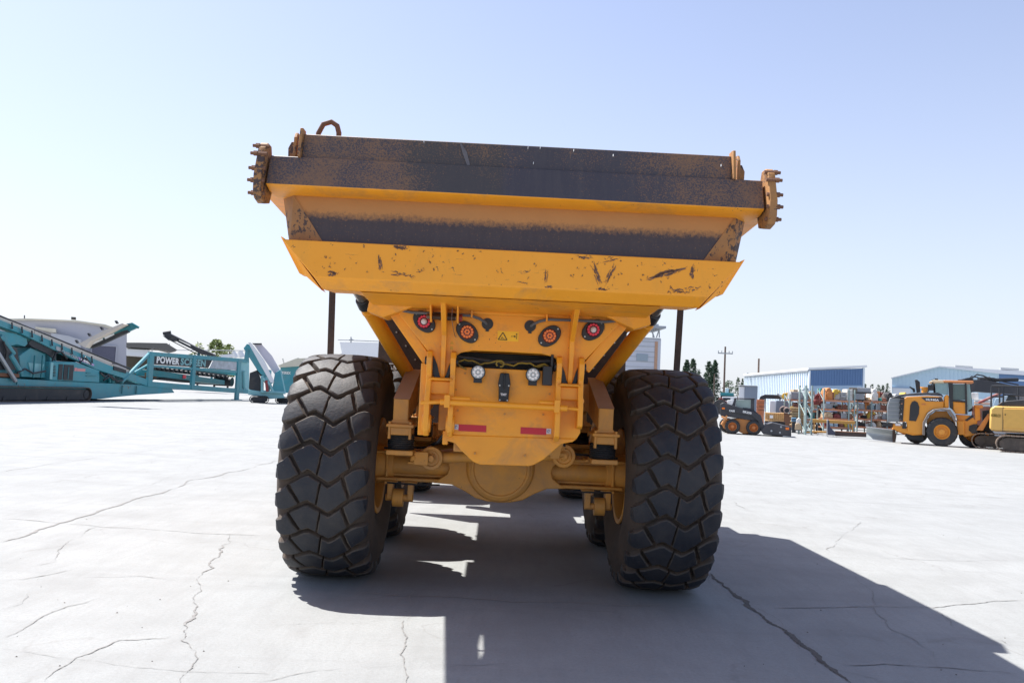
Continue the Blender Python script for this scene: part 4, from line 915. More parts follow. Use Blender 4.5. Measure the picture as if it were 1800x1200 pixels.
# side conveyor reaching up to the right
PB = Plane(PS.o + PS.n * 3.0, (1, .12)); a = mb()
a.slab(PB, [(150, 607), (155, 600), (200, 580), (222, 569), (232, 567), (233, 572), (240, 574), (238, 577), (160, 612), (152, 612)], .2, 0)
a.rod(PB, (232, 569), (244, 576), .06); sc_ = a.build('side_conveyor', M['teal_d'], E1)
a = mb(); a.slab(PB, [(137, 604), (150, 598), (180, 582), (215, 568), (219, 569.5), (186, 587), (158, 600), (150, 611)], .6, -.7); a.build('belt', M['beltw'], sc_)
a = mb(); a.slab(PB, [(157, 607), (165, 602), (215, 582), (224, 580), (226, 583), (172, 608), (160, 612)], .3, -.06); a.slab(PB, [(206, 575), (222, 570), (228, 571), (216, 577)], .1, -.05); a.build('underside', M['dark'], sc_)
for x, y in ((133, 600), (155, 588), (177, 577), (203, 566)): a = mb(); a.slab(PB, [(x - 2, y - 2), (x + 1, y - 3), (x + 4, y + 2), (x + 1, y + 3)], .2, -.8); a.build('roller_bracket', M['dark'], sc_)
a = mb(); 
for pts in ([(159, 604), (180, 595), (181, 597), (161, 606.5)], [(183, 593), (200, 586), (201, 588), (185, 596)]): a.slab(PB, pts, .04, -.09)
a.build('bright_hole_slab', M['whitew'], sc_)  # white slabs painted in for the bright holes in the conveyor side

# ---- second tracked screener behind
P2 = Plane(gnd(455, 708), (1, .25)); org = gnd(455, 708)
E2 = empty('tracked_screener', org, 'teal tracked screener with wide white sloping belts standing just left of the big truck', 'screening machine')
def part(name, m, par, draw, bevel=0, smooth=35):
    b_ = MB(org); draw(b_); return b_.build(name, m, par, bevel=bevel, smooth=smooth)
def slabs(pl, L, t, off=0): return lambda b_: [b_.slab(pl, p, t, off) for p in L]
part('conveyor_frame', M['teal'], E2, slabs(P2, [[(428, 612), (434, 604), (440, 606), (458, 640), (480, 672), (476, 676), (452, 650)], [(432, 608), (429, 632), (436, 636), (440, 616)], [(484, 655), (492, 650), (500, 688), (478, 690)]], .3, 0), .02)
part('belt', M['whitew'], E2, slabs(P2, [[(436, 602), (441, 602), (463, 631), (482, 671), (476, 673), (455, 636)]], .8, -.1))
part('wide_belt', mat('lilac_grey_belt', (.60, .57, .62), .7, scale=1), E2, slabs(P2, [[(446, 605), (459, 604), (478, 625), (492, 650), (486, 662), (474, 645)]], 1.6, .6))
part('belt_shade_slabs', M['dark'], E2, slabs(P2, [[(440, 612), (448, 622), (466, 655), (474, 676), (468, 677), (452, 652)], [(443, 603), (460, 603), (460, 605.5), (445, 605)]], .3, .3))  # dark slabs set in as the shade under the belts
part('engine_block', M['dark'], E2, slabs(P2, [[(439, 655), (452, 650), (458, 668), (458, 690), (437, 688)]], 1.4, .2), .03)
part('frame_post', M['teal_l'], E2, lambda b_: [b_.rod(P2, p, q, .10, o) for p, q, o in (((461, 660), (461, 690), 0), ((468, 662), (480, 688), 0), ((475, 650), (472, 690), .2), ((486, 655), (480, 690), .1), ((458, 688), (502, 690), 0), ((492, 650), (500, 690), .3), ((462, 664), (474, 676), -.1))])
part('hydraulic_ram', mat('dull_red', (.25, .04, .04), .6), E2, lambda b_: b_.rod(P2, (468, 668), (470, 688), .1, -.15))
part('chassis', M['teal_l'], E2, slabs(P2, [[(436, 684), (473, 690), (497, 692), (500, 699), (473, 701), (436, 693)]], 1.6, .1), .02)
for args in ((P2, 438, 473, (693, 694), (706, 708), .5, -.3), (P2, 483, 520, (699, 700), (711, 712), .5, 1.2)):
    a, f = MB(org), MB(org); crawler(a, f, *args); a.build('crawler_track', M['dark'], E2, smooth=0); f.build('track_frame', M['dark'], E2)

# ---- dark stacker conveyor raised behind the sign frame
P3 = Plane((-28, 92), (1, .1)); org = Vector((P3.hit(360, 690).x, 92, 0))
E3 = empty('stacker_conveyor', org, 'dark steel stacker conveyor with lattice arm rising to the left behind the sign frame', 'conveyor')
part('boom', M['dark'], E3, slabs(P3, [[(287, 587), (296, 585), (310, 592), (345, 610), (375, 622), (376, 626), (360, 624), (352, 622), (336, 613), (312, 601), (310, 597), (330, 607), (336, 610), (334, 606), (312, 596), (305, 600), (292, 594)]], .9, 0))
part('boom_underside', M['dark'], E3, lambda b_: [b_.slab(P3, [(286, 590), (296, 590), (306, 598), (296, 598)], .8, 0)] + [b_.rod(P3, (298, 597), (350, 624), .05, .1), b_.rod(P3, (287, 586), (300, 584), .2, .3)])
part('leg', M['teal_d'], E3, lambda b_: [b_.rod(P3, (350, 615), (345, 672), .15, .4), b_.rod(P3, (365, 622), (385, 673), .15, .4), b_.rod(P3, (372, 624), (372, 674), .12, .2)])
part('upper_frame', M['whitew'], E3, lambda b_: [b_.slab(P3, [(385, 624), (425, 620), (428, 627), (390, 628)], 1.0, .6), b_.rod(P3, (410, 618), (416, 628), .2, .2), b_.rod(P3, (422, 617), (426, 628), .25, .2)])
part('base', M['dark'], E3, lambda b_: b_.rect(P3, 335, 668, 395, 676, 2.0, 0))

# ---- buildings on the left
def building(name, label, pl, gpx, cat='building'):
    global org
    o_ = pl.hit(*gpx); org = Vector((o_.x, o_.y, 0)); return empty(name, org, label, cat)
PL = Plane((-60, 130), (1, .47)); B1 = building('curved_roof_hall', 'large pale grey hall with a gently curved cream roof edge behind the far left machine', PL, (120, 650))
part('wall', M['grey'], B1, slabs(PL, [[(-60, 560), (22, 562), (80, 562), (135, 565), (180, 571), (223, 585), (223, 665), (-60, 655)]], 30, 0))
part('roof', M['cream'], B1, slabs(PL, [[(-60, 556), (22, 560), (45, 559.5), (90, 561), (135, 563), (185, 570), (224, 584), (223, 587), (180, 573), (135, 566), (80, 563), (22, 563), (-60, 561)]], 31, -.5))
part('roof_unit', M['dark'], B1, lambda b_: b_.rect(PL, 125, 557, 133, 561, 2, 3)); part('mast', M['dark'], B1, lambda b_: b_.rod(PL, (43, 554), (43, 568), .08, .5))
part('door', mat('slate_door', (.12, .12, .17), .5), B1, lambda b_: b_.rect(PL, 161, 608, 203, 640, .3, -.25)); part('door_frame', M['grey'], B1, lambda b_: [b_.rect(PL, 159, 606, 205, 608, .4, -.4), b_.rect(PL, 203, 608, 205, 640, .4, -.4), b_.rect(PL, 159, 608, 161, 640, .4, -.4)])
part('canopy', M['cream'], B1, slabs(PL, [[(62, 574), (98, 578), (98, 585), (90, 584), (62, 577)]], 2, -2.2)); part('low_annex', mat('annex_grey', (.48, .49, .52), .6, scale=.5), B1, slabs(PL, [[(90, 585), (120, 590), (142, 597), (140, 640), (90, 640)]], 4, -4.5))
PL = Plane((-45, 105), (1, .43)); B2 = building('open_canopy_shed', 'flat grey canopy roof on thin posts with a white fascia left of the trees', PL, (260, 670), 'shed')
part('roof', mat('grey_brown_roof', (.13, .125, .115), .7, scale=.5), B2, slabs(PL, [[(222, 602), (245, 602), (293, 603), (312, 615), (300, 618), (280, 613), (222, 610)]], 8, 0))
part('fascia', M['whitew'], B2, slabs(PL, [[(222, 613), (262, 615), (268, 620), (262, 627), (222, 624)]], 6, .6))
part('back_wall', mat('interior_shade_brown', (.08, .07, .05), .8), B2, slabs(PL, [[(222, 625), (262, 627), (270, 627), (270, 668), (222, 664)]], .5, 6)); part('post', M['galv'], B2, lambda b_: [b_.rect(PL, x, 604, x + 1.5, 670, .15, .3) for x in (265, 295)])  # dark brown wall colour stands for the dim interior under the roof
part('rail', M['galv'], B2, lambda b_: b_.rod(PL, (300, 615), (438, 616), .05, .2))
PL = Plane((-19, 75), (1, .26)); B3 = building('plant_shed', 'teal plant shed with pale sloping roof just left of the rear tyre', PL, (515, 690), 'shed')
part('wall', M['teal'], B3, slabs(PL, [[(493, 645), (560, 640), (560, 692), (493, 690)]], 5, 0)); part('roof', M['cream'], B3, slabs(PL, [[(489, 642), (520, 630), (565, 628), (565, 641), (493, 645.5)]], 6, -.5))
text_on(PL, 'TEREX', M['white'], B3, 495, 657, 511, 657.7, org, off=-.03, hpx=4.5)
part('gantry', M['galv'], B3, lambda b_: [b_.rod(PL, (497, 630), (500, 642), .05, .5), b_.rod(PL, (524, 629), (524, 634), .12, 1)])
PL = Plane((-20, 150), (1, 0)); B4 = building('warehouse', 'pale flat warehouse seen between the truck body and left tyre', PL, (625, 670), 'building')
part('wall', mat('chalk_white', (.86, .86, .86), .8, bmp=0), B4, slabs(PL, [[(597, 601), (700, 603), (700, 690), (575, 688), (575, 640), (601, 620)]], 20, 0)); part('roof_rail', M['galv'], B4, lambda b_: [b_.rod(PL, (594, 597), (700, 601), .1, 0), b_.rod(PL, (617, 592), (617, 602), .12, 0), b_.rod(PL, (614, 597), (621, 597), .15, 0)])

# ---- tower
PL = Plane((25, 140), (1, .05)); TW = building('control_tower', 'pale panelled tower with an open steel deck and flat roof right of the truck body', PL, (1130, 700), 'tower')
part('wall', mat('pale_panel_wall', (.50, .52, .58), .6, scale=.6, var=.06), TW, lambda b_: b_.rect(PL, 1092, 594, 1160, 715, 7, 0))
part('panel_joint', M['galv'], TW, lambda b_: [b_.rect(PL, 1092, y, 1151, y + 1.0, .1, -.06) for y in (599, 607.5, 617, 626, 634.5, 644)])
part('window', mat('shutter_grey', (.27, .33, .38), .5), TW, lambda b_: b_.rect(PL, 1119, 622, 1139, 634, .1, -.12)); part('brick_column', mat('tan_brick', (.45, .27, .18), .8, scale=4, var=.3), TW, lambda b_: b_.rect(PL, 1149.5, 600, 1154.5, 715, .1, -.1))
part('deck', M['galv'], TW, lambda b_: b_.rect(PL, 1090, 592.5, 1161.5, 595, 7.3, -.15))
part('roof', mat('tower_roof', (.30, .33, .36), .6), TW, lambda b_: [b_.rect(PL, 1088, 571, 1171, 575, 10, -1.5), b_.rect(PL, 1100, 568, 1158, 571, 6, .5)])
part('deck_frame', M['galv'], TW, lambda b_: [b_.rod(PL, p, q, .10, o) for o in (.3, 5.5) for p, q in (((1100, 575), (1100, 593)), ((1131, 575), (1131, 593)), ((1147, 575), (1148, 593)), ((1143, 575), (1150, 593)), ((1159, 575), (1159, 593)), ((1131, 593), (1146, 578)), ((1150, 593), (1146, 580)), ((1160, 575), (1154, 593)))])

# ================================================================ RIGHT SIDE
# ---- trees
def leafmat(name, c): return mat(name, c, .8, var=.5, scale=1.5, bmp=0)
LM = [leafmat('conifer_needles', (.035, .07, .035)), leafmat('pale_needles', (.06, .095, .05)), leafmat('lime_leaves', (.22, .27, .09))]
BK = mat('bark', (.10, .07, .05), .9, scale=3)
def conifer(px, ytop, ybase, wpx, Y, label, m=0, shape='cone', n=1500):
    pl = face_plane(Y); top = pl.hit(px, ytop); h = top.z; R = wpx * Y / FPX / 2; o = Vector((top.x, Y, 0)); rr = random.Random(int(px * 7 + Y))
    e = empty('conifer_tree' if shape == 'cone' else 'broadleaf_tree', o, label, 'tree', group='trees beyond the yard')
    b = MB(o); b.cyl(o, o + Vector((0, 0, h * .9)), .04 * h * .6, .03, n=7)
    for k in range(8): z = h * (.3 + .08 * k); a = rr.uniform(0, 6.3); b.cyl(o + Vector((0, 0, z)), o + Vector((R * .6 * math.cos(a) * (1 - k * .1), R * .6 * math.sin(a) * (1 - k * .1), z + .1 * h * (0 if shape == 'cone' else 1))), .012 * h, .01, n=5)
    b.build('trunk', BK, e)
    b = MB(o); cl = [(rr.uniform(0, 6.3), rr.uniform(.15, 1), rr.uniform(.5, 1.15)) for _ in range(26)]
    for _ in range(n):
        a0, zf, rf = rr.choice(cl); a = a0 + rr.gauss(0, .45)
        if shape == 'cone':
            zz = min(1, max(.08, rr.random() ** .8 if rr.random() < .5 else zf + rr.gauss(0, .035))); prof = (1 - zz) ** .6 * .95 + .07; r = R * 1.9 * prof * rf * rr.uniform(.1, 1) ** .5; z = h * (zz - .05 * r / R)
        else:
            zz = min(.98, max(.3, zf + rr.gauss(0, .06))); prof = math.sin(min(1, (zz - .2) / .8) * math.pi) ** .5 + .1; r = R * 1.25 * prof * rf * rr.uniform(.1, 1) ** .5; z = h * zz
        c = o + Vector((r * math.cos(a), r * math.sin(a), z)); s_ = (h * .028 if shape == 'cone' else h * .04) * rr.uniform(.7, 1.6)
        u = Vector((rr.gauss(0, 1), rr.gauss(0, 1), rr.gauss(0, .5))).normalized() * s_; v = Vector((rr.gauss(0, 1), rr.gauss(0, 1), rr.gauss(0, 1))).normalized() * s_
        b.add([c - u, c + u * .9 + v * .3, c + v], [(0, 1, 2)])
    b.build('crown', LM[m], e, smooth=0, recalc=False)
conifer(1190, 638, 700, 16, 190, 'small dark conifer just right of the brown mudguard strap', 0, n=900)
conifer(1208, 632, 705, 16, 190, 'slim dark conifer, left one of the pair above the right tyre', 0)
conifer(1219, 632, 705, 18, 196, 'slim dark conifer, right one of the pair above the right tyre', 1)
conifer(1229, 650, 705, 16, 186, 'short conifer at the foot of the pair above the right tyre', 0, n=600)
conifer(1247, 635, 705, 20, 180, 'tall bushy conifer left of the utility pole', 0)
conifer(1257, 634, 705, 18, 184, 'tall conifer nearest the utility pole on its left side', 0)
conifer(1281, 668, 705, 18, 176, 'low rounded tree directly behind the utility pole', 1, 'round', 500)
conifer(1298, 664, 705, 12, 210, 'thin hazy tree left of the blue and white warehouse', 1, n=500)
conifer(1305, 666, 705, 10, 214, 'thin dark tree touching the corner of the blue and white warehouse', 0, n=500)
for i, (x, y, w_) in enumerate(((1521, 675, 9), (1533, 675, 11), (1544, 676, 12), (1552, 677, 10), (1560, 674, 12))):
    conifer(x, y, 700, w_, 200, ['little conifer touching the right end of the blue warehouse', 'first conifer of the row between the two warehouses', 'second conifer of the row between the two warehouses, lighter green', 'third conifer of the row between the two warehouses', 'last conifer of the row, nearest the light blue gable'][i], 1 if i == 2 else 0, n=450)
conifer(352, 602, 665, 26, 150, 'thin lime green tree at the left end of the distant tree clump', 2, 'round', 260)
conifer(382, 597, 665, 36, 148, 'bright lime green tree with a spiky top above the sign frame', 2, 'round', 1100)
conifer(405, 606, 665, 26, 152, 'rounded lime green tree at the right of the distant clump', 2, 'round', 800)

# ---- utility poles
def pole(x, yt, yb, Y, label, arm=None, r=.16):
    global org
    pl = face_plane(Y); t = pl.hit(x, yt); org = Vector((t.x, Y, 0)); e = empty('utility_pole', org, label, 'utility pole')
    part('post', mat('pole_wood', (.13, .09, .07), .85), e, lambda b_: b_.cyl(org, (t.x, Y, t.z), r * 1.3, r, n=10))
    if arm:
        z = pl.hit(x, arm[0]).z; hw = arm[1] * Y / FPX
        part('crossarm', M['galv'], e, lambda b_: b_.box(t.x - hw, t.x + hw, Y - .25, Y - .1, z - .1, z + .1)); part('insulator', M['galv'], e, lambda b_: [b_.cyl((t.x + k * hw, Y - .18, z), (t.x + k * hw, Y - .18, z + .45), .08, n=6) for k in (-.95, -.5, .5, .95)])
    return e
pole(1275, 609, 690, 150, 'tall brown utility pole with one crossarm against the sky', (621, 13), .15)
pole(1334, 630, 690, 190, 'shorter plain utility pole rising behind the blue and white warehouse', None, .2)
pole(1256, 657, 705, 120, 'thin pale post in front of the tall conifers', None, .07)

# ---- warehouses
BL = mat('blue_cladding', (.10, .19, .36), .5, scale=.4, var=.06); BLL = mat('light_blue_cladding', (.30, .42, .56), .5, scale=.4, var=.05); PW = mat('pale_cladding', (.66, .74, .80), .5, scale=.3, var=.04)
cn = Plane((0, 150), (1, 0)).hit(1423, 690); PR = Plane(cn, (1, .0)); W1 = building('warehouse', 'warehouse with white ribbed side and dark blue gable behind the storage racks', PR, (1423, 715), 'warehouse')
PLs = Plane(cn, (-.03, -1)) ; PLs.n = Vector((1, -.03, 0)).normalized()
def sidept(px, py):
    r = ray(px, py); t = cn.dot(PLs.n) / r.dot(PLs.n); return Vector((0, 0, CAM_H)) + r * t
A_, B_ = sidept(1310, 661), sidept(1423, 651)
def side(b_):
    v = [Vector((A_.x, A_.y, 0)), Vector((B_.x, B_.y, 0)), B_, A_]; b_.add(v + [p + Vector((.3, 0, 0)) for p in v], [(0, 1, 2, 3), (7, 6, 5, 4), (0, 4, 5, 1), (1, 5, 6, 2), (2, 6, 7, 3), (3, 7, 4, 0)])
part('side_wall', PW, W1, side)
def sribs(b_):
    for i in range(38):
        p = A_.lerp(B_, i / 38); b_.box(p.x - .22, p.x + .0, p.y - .14, p.y + .14, 0, p.z - .2)
part('wall_ribs', PW, W1, sribs)
part('blue_wall', BL, W1, lambda b_: [b_.slab(PR, [(1423, 651), (1518, 647), (1518, 677), (1423, 678)], .3, 0)] + [b_.rect(PR, 1426 + i * 4.6, 652 - i * .18, 1427.5 + i * 4.6, 677, .1, -.1) for i in range(20)])
part('lower_wall', BLL, W1, lambda b_: b_.slab(PR, [(1423, 678), (1518, 677), (1518, 735), (1423, 735)], .3, -.0))
C_ = PR.hit(1516, 646)
part('roof', M['whitew'], W1, lambda b_: b_.add([B_ + Vector((-.4, -.5, .1)), C_ + Vector((.6, -.5, .1)), C_ + (A_ - B_) + Vector((.2, 0, .1)), A_ + Vector((-.4, 0, .1)), B_ + Vector((-.4, -.5, .45)), C_ + Vector((.6, -.5, .45)), C_ + (A_ - B_) + Vector((.2, 0, .45)), A_ + Vector((-.4, 0, .45))], [(0, 1, 2, 3), (7, 6, 5, 4), (0, 4, 5, 1), (1, 5, 6, 2), (2, 6, 7, 3), (3, 7, 4, 0)]))
part('personnel_door', M['grey'], W1, lambda b_: b_.rect(PR, 1500, 694, 1505, 720, .1, -.12))
part('gutter', M['galv'], W1, lambda b_: b_.bar(B_ + Vector((-.25, -.2, -.05)), A_ + Vector((-.25, 0, -.05)), .25, .25))
part('corner_trim', PW, W1, lambda b_: [b_.rect(PR, 1421.5, 651, 1424, 735, .4, -.15), b_.rect(PR, 1516.5, 646, 1519.5, 735, .4, -.15)])
part('roof_vent', M['galv'], W1, lambda b_: b_.slab(PR, [(1311, 657), (1314, 655), (1317, 657)], 1, 40))
PR = Plane((75, 160), (160, -75)); W2 = building('warehouse', 'wide light blue warehouse with a shallow gable and two roof vents at the far right', PR, (1650, 725), 'warehouse')
part('gable_wall', mat('ice_blue_cladding', (.50, .65, .74), .5, scale=.3, var=.04), W2, lambda b_: [b_.slab(PR, [(1568, 663), (1651, 645), (1756, 656), (1756, 735), (1568, 735)], .4, 0)] + [b_.slab(PR, [(x, 663 - (x - 1568) * .217 if x < 1651 else 645 + (x - 1651) * .105), (x + 1, 663 - (x - 1568) * .217 if x < 1651 else 645 + (x - 1651) * .105), (x + 1, 735), (x, 735)], .12, -.12) for x in range(1572, 1755, 7)])
part('lower_band', M['whitew'], W2, lambda b_: b_.rect(PR, 1569, 681, 1600, 735, .1, -.2)); part('band_trim', BLL, W2, lambda b_: b_.rect(PR, 1568, 680, 1600, 682, .3, -.3))
part('blue_band', BL, W2, lambda b_: [b_.slab(PR, [(1756, 656.5), (1900, 664), (1900, 672), (1756, 665)], .4, 0), b_.slab(PR, [(1756, 668), (1900, 675), (1900, 740), (1756, 735)], .4, 0)]); part('pale_band', PW, W2, lambda b_: b_.slab(PR, [(1756, 665), (1900, 672), (1900, 675), (1756, 668)], .5, -.05))
part('roof', M['whitew'], W2, lambda b_: b_.slab(PR, [(1566, 663.5), (1651, 643), (1760, 650), (1900, 656), (1900, 665), (1756, 656.5), (1651, 645), (1567, 665)], 60, -.6))
part('roof_vent', M['galv'], W2, lambda b_: [b_.slab(PR, [(1679, 641.5), (1710, 643.5), (1710, 646.5), (1679, 644.5)], 3, 1), b_.slab(PR, [(1759, 645.5), (1791, 647.5), (1791, 651), (1759, 649)], 3, 1)])

# ---- vans and boxes behind
def thing_box(name, label, cat, Y, parts_, gx, group=None, yaw=0):
    global org
    k_ = (gx - 900) / 1500; pl = Plane((k_ * Y, Y), (1, -k_)); o_ = pl.hit(gx, 720); org = Vector((o_.x, o_.y, 0)); e = empty(name, org, label, cat, group=group)
    for nm, m, fn in parts_: part(nm, m, e, lambda b_, fn=fn: fn(b_, pl), .02)
    return e
GB = mat('blue_grey_box', (.20, .24, .30), .6, scale=1)
thing_box('storage_container', 'blue-grey storage container with a white side standing above the skid steer roof', 'container', 75,
          [('body', GB, lambda b_, p: b_.rect(p, 1308, 678, 1331, 745, 3, 0)), ('side_panel', M['whitew'], lambda b_, p: b_.rect(p, 1298, 679, 1308, 745, 3, .1)), ('lid', M['galv'], lambda b_, p: b_.rect(p, 1297.5, 677, 1331.5, 678.4, 3.2, -.1))], 1315)
thing_box('storage_container', 'smaller dark grey steel box with a white end behind the round pipes', 'container', 62,
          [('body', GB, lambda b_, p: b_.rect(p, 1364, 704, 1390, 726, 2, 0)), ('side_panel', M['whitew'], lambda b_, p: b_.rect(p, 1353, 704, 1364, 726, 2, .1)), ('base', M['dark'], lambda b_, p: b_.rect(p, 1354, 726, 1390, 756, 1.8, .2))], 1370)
thing_box('parts_crate', 'rusty orange crate standing beside the skid steer cab', 'crate', 60,
          [('body', mat('orange_crate', (.45, .15, .06), .7, dirt=(.6, .4, .3), scale=2), lambda b_, p: b_.rect(p, 1329.5, 702, 1343, 757, 1.4, 0)), ('slat', M['rust'], lambda b_, p: [b_.rect(p, 1329, y, 1343.5, y + 1, .05, -.06) for y in (707, 714, 720)])], 1336)
thing_box('wooden_crate', 'long pale timber crate of upright boards with a white label behind the bucket', 'crate', 52,
          [('body', mat('crate_timber', (.58, .34, .14), .8, scale=6, var=.3), lambda b_, p: [b_.rect(p, 1345 + i * 3.35, 725, 1347.8 + i * 3.35, 740, .06, 0) for i in range(10)] + [b_.rect(p, 1345, 726, 1377, 739.5, 1.2, .06)]),
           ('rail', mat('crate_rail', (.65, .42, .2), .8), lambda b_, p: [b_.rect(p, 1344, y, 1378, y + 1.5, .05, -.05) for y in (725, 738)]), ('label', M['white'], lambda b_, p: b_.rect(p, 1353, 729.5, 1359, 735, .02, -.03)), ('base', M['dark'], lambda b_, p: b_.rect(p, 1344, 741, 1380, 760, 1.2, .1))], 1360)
thing_box('tarp_bundle', 'bright yellow wrapped bundle on top of the grey steel frame', 'bundle', 66,
          [('wrap', mat('yellow_tarp', (.75, .45, .02), .5, scale=3), lambda b_, p: b_.slab(p, [(1374, 696), (1376, 691), (1386, 689.5), (1392, 691), (1391, 698), (1386, 703), (1376, 701)], 1.5, 0)), ('stand', M['galv'], lambda b_, p: [b_.rod(p, (1375, 702), (1375, 752), .05, .3), b_.rod(p, (1390, 702), (1390, 752), .05, .3), b_.rod(p, (1366, 691), (1380, 703), .06, .1)])], 1382)
thing_box('bent_hood', 'dark arched machine hood resting on a pale frame left of the yellow bundle', 'machine part', 68,
          [('shell', M['dark'], lambda b_, p: b_.slab(p, [(1334, 702), (1337, 696), (1345, 693), (1376, 694), (1376, 701), (1370, 701), (1346, 700), (1340, 703)], 2, 0)), ('stand', M['galv'], lambda b_, p: [b_.rod(p, (1345, 700), (1345, 755), .06, .3), b_.rod(p, (1371, 700), (1371, 755), .06, .3)])], 1355)
thing_box('steel_pipe', 'pair of big pale rusty pipes lying end-on behind the wooden crate', 'pipe', 56,
          [('tube', mat('rusty_pipe', (.38, .26, .22), .6, scale=3), lambda b_, p: [b_.rod(p, (1377, 720), (1377, 720), .24, 0, 4, n=20), b_.rod(p, (1383, 721), (1383, 721), .2, -.5, 4, n=20)]), ('bore', M['dark'], lambda b_, p: [b_.rod(p, (1377, 720), (1377, 720), .19, -.02, .3, n=20), b_.rod(p, (1383, 721), (1383, 721), .15, -.52, 0, n=20)]), ('cradle', M['rust'], lambda b_, p: b_.rect(p, 1371, 727, 1390, 760, 2.5, 0))], 1380)

# ---- pallet racks crowded with salvaged parts
GREEN = mat('rack_green_grey', (.26, .34, .33), .6, scale=3); ORB = mat('rack_beam_orange', (.50, .20, .10), .7, scale=3, dirt=(.5, .4, .3)); OCH = mat('ochre_beam', (.50, .27, .07), .7, scale=4)
def rack(Y, xs, lv, label, deep=1.1, top=677, beams=ORB):
    global org
    p = face_plane(Y); o_ = p.hit(xs[0], 740); org = Vector((o_.x, Y, 0)); e = empty('storage_rack', org, label, 'rack')
    bot = 600 + 0
    for x in xs:
        X = p.hit(x, 715).x; zt = p.hit(x, top + (x - 1420) * .047).z
        for o in (0, deep): part('upright', GREEN, e, lambda b_: b_.box(X - .04, X + .04, Y + o - .04, Y + o + .04, 0, zt))
        part('side_brace', GREEN, e, lambda b_: [b_.bar((X, Y, .1 + k * zt / 3), (X, Y + deep, .1 + (k + 1) * zt / 3 - .2), .04, .04) for k in range(3)])
    if len(xs) > 1:
        for z in lv: part('shelf_beam', beams, e, lambda b_: [b_.box(p.hit(xs[0], 715).x + .04, p.hit(xs[-1], 715).x - .04, Y + o - .03, Y + o + .03, z - .06, z + .06) for o in (0, deep)] + [b_.box(p.hit(xs[0], 715).x + .04, p.hit(xs[-1], 715).x - .04, Y + .04, Y + deep - .04, z - .02, z + .02)])
    return e, p
def zof(Y, x, y): return face_plane(Y).hit(x, y).z
r0 = rack(48, (1417, 1427), (), 'narrow free-standing green-grey rack upright frame with crossed braces, left of the shelves')
part('cross_brace', GREEN, r0[0], lambda b_: [b_.rod(r0[1], (1417, 707), (1427, 727), .035), b_.rod(r0[1], (1417, 756), (1427, 735), .035), b_.rod(r0[1], (1417, 716), (1427, 716), .03), b_.rod(r0[1], (1417, 735), (1427, 735), .03), b_.rod(r0[1], (1417, 757), (1427, 757), .03)])
b0 = thing_box('timber_beam', 'long ochre beam laid level across the front of the racks', 'beam', 49.5, [('beam', OCH, lambda b_, p: b_.slab(p, [(1424, 736), (1503, 740), (1503, 745.5), (1424, 742)], .3, 0)), ('trestle', OCH, lambda b_, p: [b_.rect(p, 1430, 742, 1432, 760, .3, 0), b_.rect(p, 1498, 745, 1500, 762, .3, 0)])], 1460)
b0 = thing_box('timber_beam', 'short ochre beam lying near the ground at the foot of the narrow rack frame', 'beam', 50, [('beam', OCH, lambda b_, p: b_.slab(p, [(1417, 756.5), (1453, 758), (1453, 761), (1417, 760)], .4, .3)), ('packer', M['rust'], lambda b_, p: b_.rect(p, 1430, 760, 1436, 763, .4, .3))], 1435)
LV = [zof(56, 1480, y) for y in (752, 737, 721, 705)]
rkA = rack(56, (1448, 1492, 1502), LV, 'orange-beamed storage rack in the middle, crowded with salvaged parts on four levels', top=681)
part('cross_brace', GREEN, rkA[0], lambda b_: [b_.rod(rkA[1], (1492, 727), (1502, 705), .04), b_.rod(rkA[1], (1492, 738), (1502, 758), .04)])
rkB = rack(58, (1507, 1532, 1560, 1590), [zof(58, 1540, y) for y in (752, 738, 722, 706)], 'orange-beamed storage rack at the right, partly hidden by the wheel loader', top=700)
rkC = rack(60, (1388, 1412, 1440), [zof(60, 1415, y) for y in (750, 737, 722, 704)], 'orange-beamed storage rack at the left, next to the stacked lumber', top=694)
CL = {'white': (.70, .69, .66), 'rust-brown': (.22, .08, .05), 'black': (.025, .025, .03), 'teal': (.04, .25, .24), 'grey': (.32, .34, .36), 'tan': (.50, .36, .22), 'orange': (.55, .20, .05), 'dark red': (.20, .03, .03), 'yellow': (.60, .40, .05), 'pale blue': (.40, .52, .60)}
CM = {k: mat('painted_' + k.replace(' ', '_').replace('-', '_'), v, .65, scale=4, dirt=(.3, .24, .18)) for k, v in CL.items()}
ri = random.Random(5)
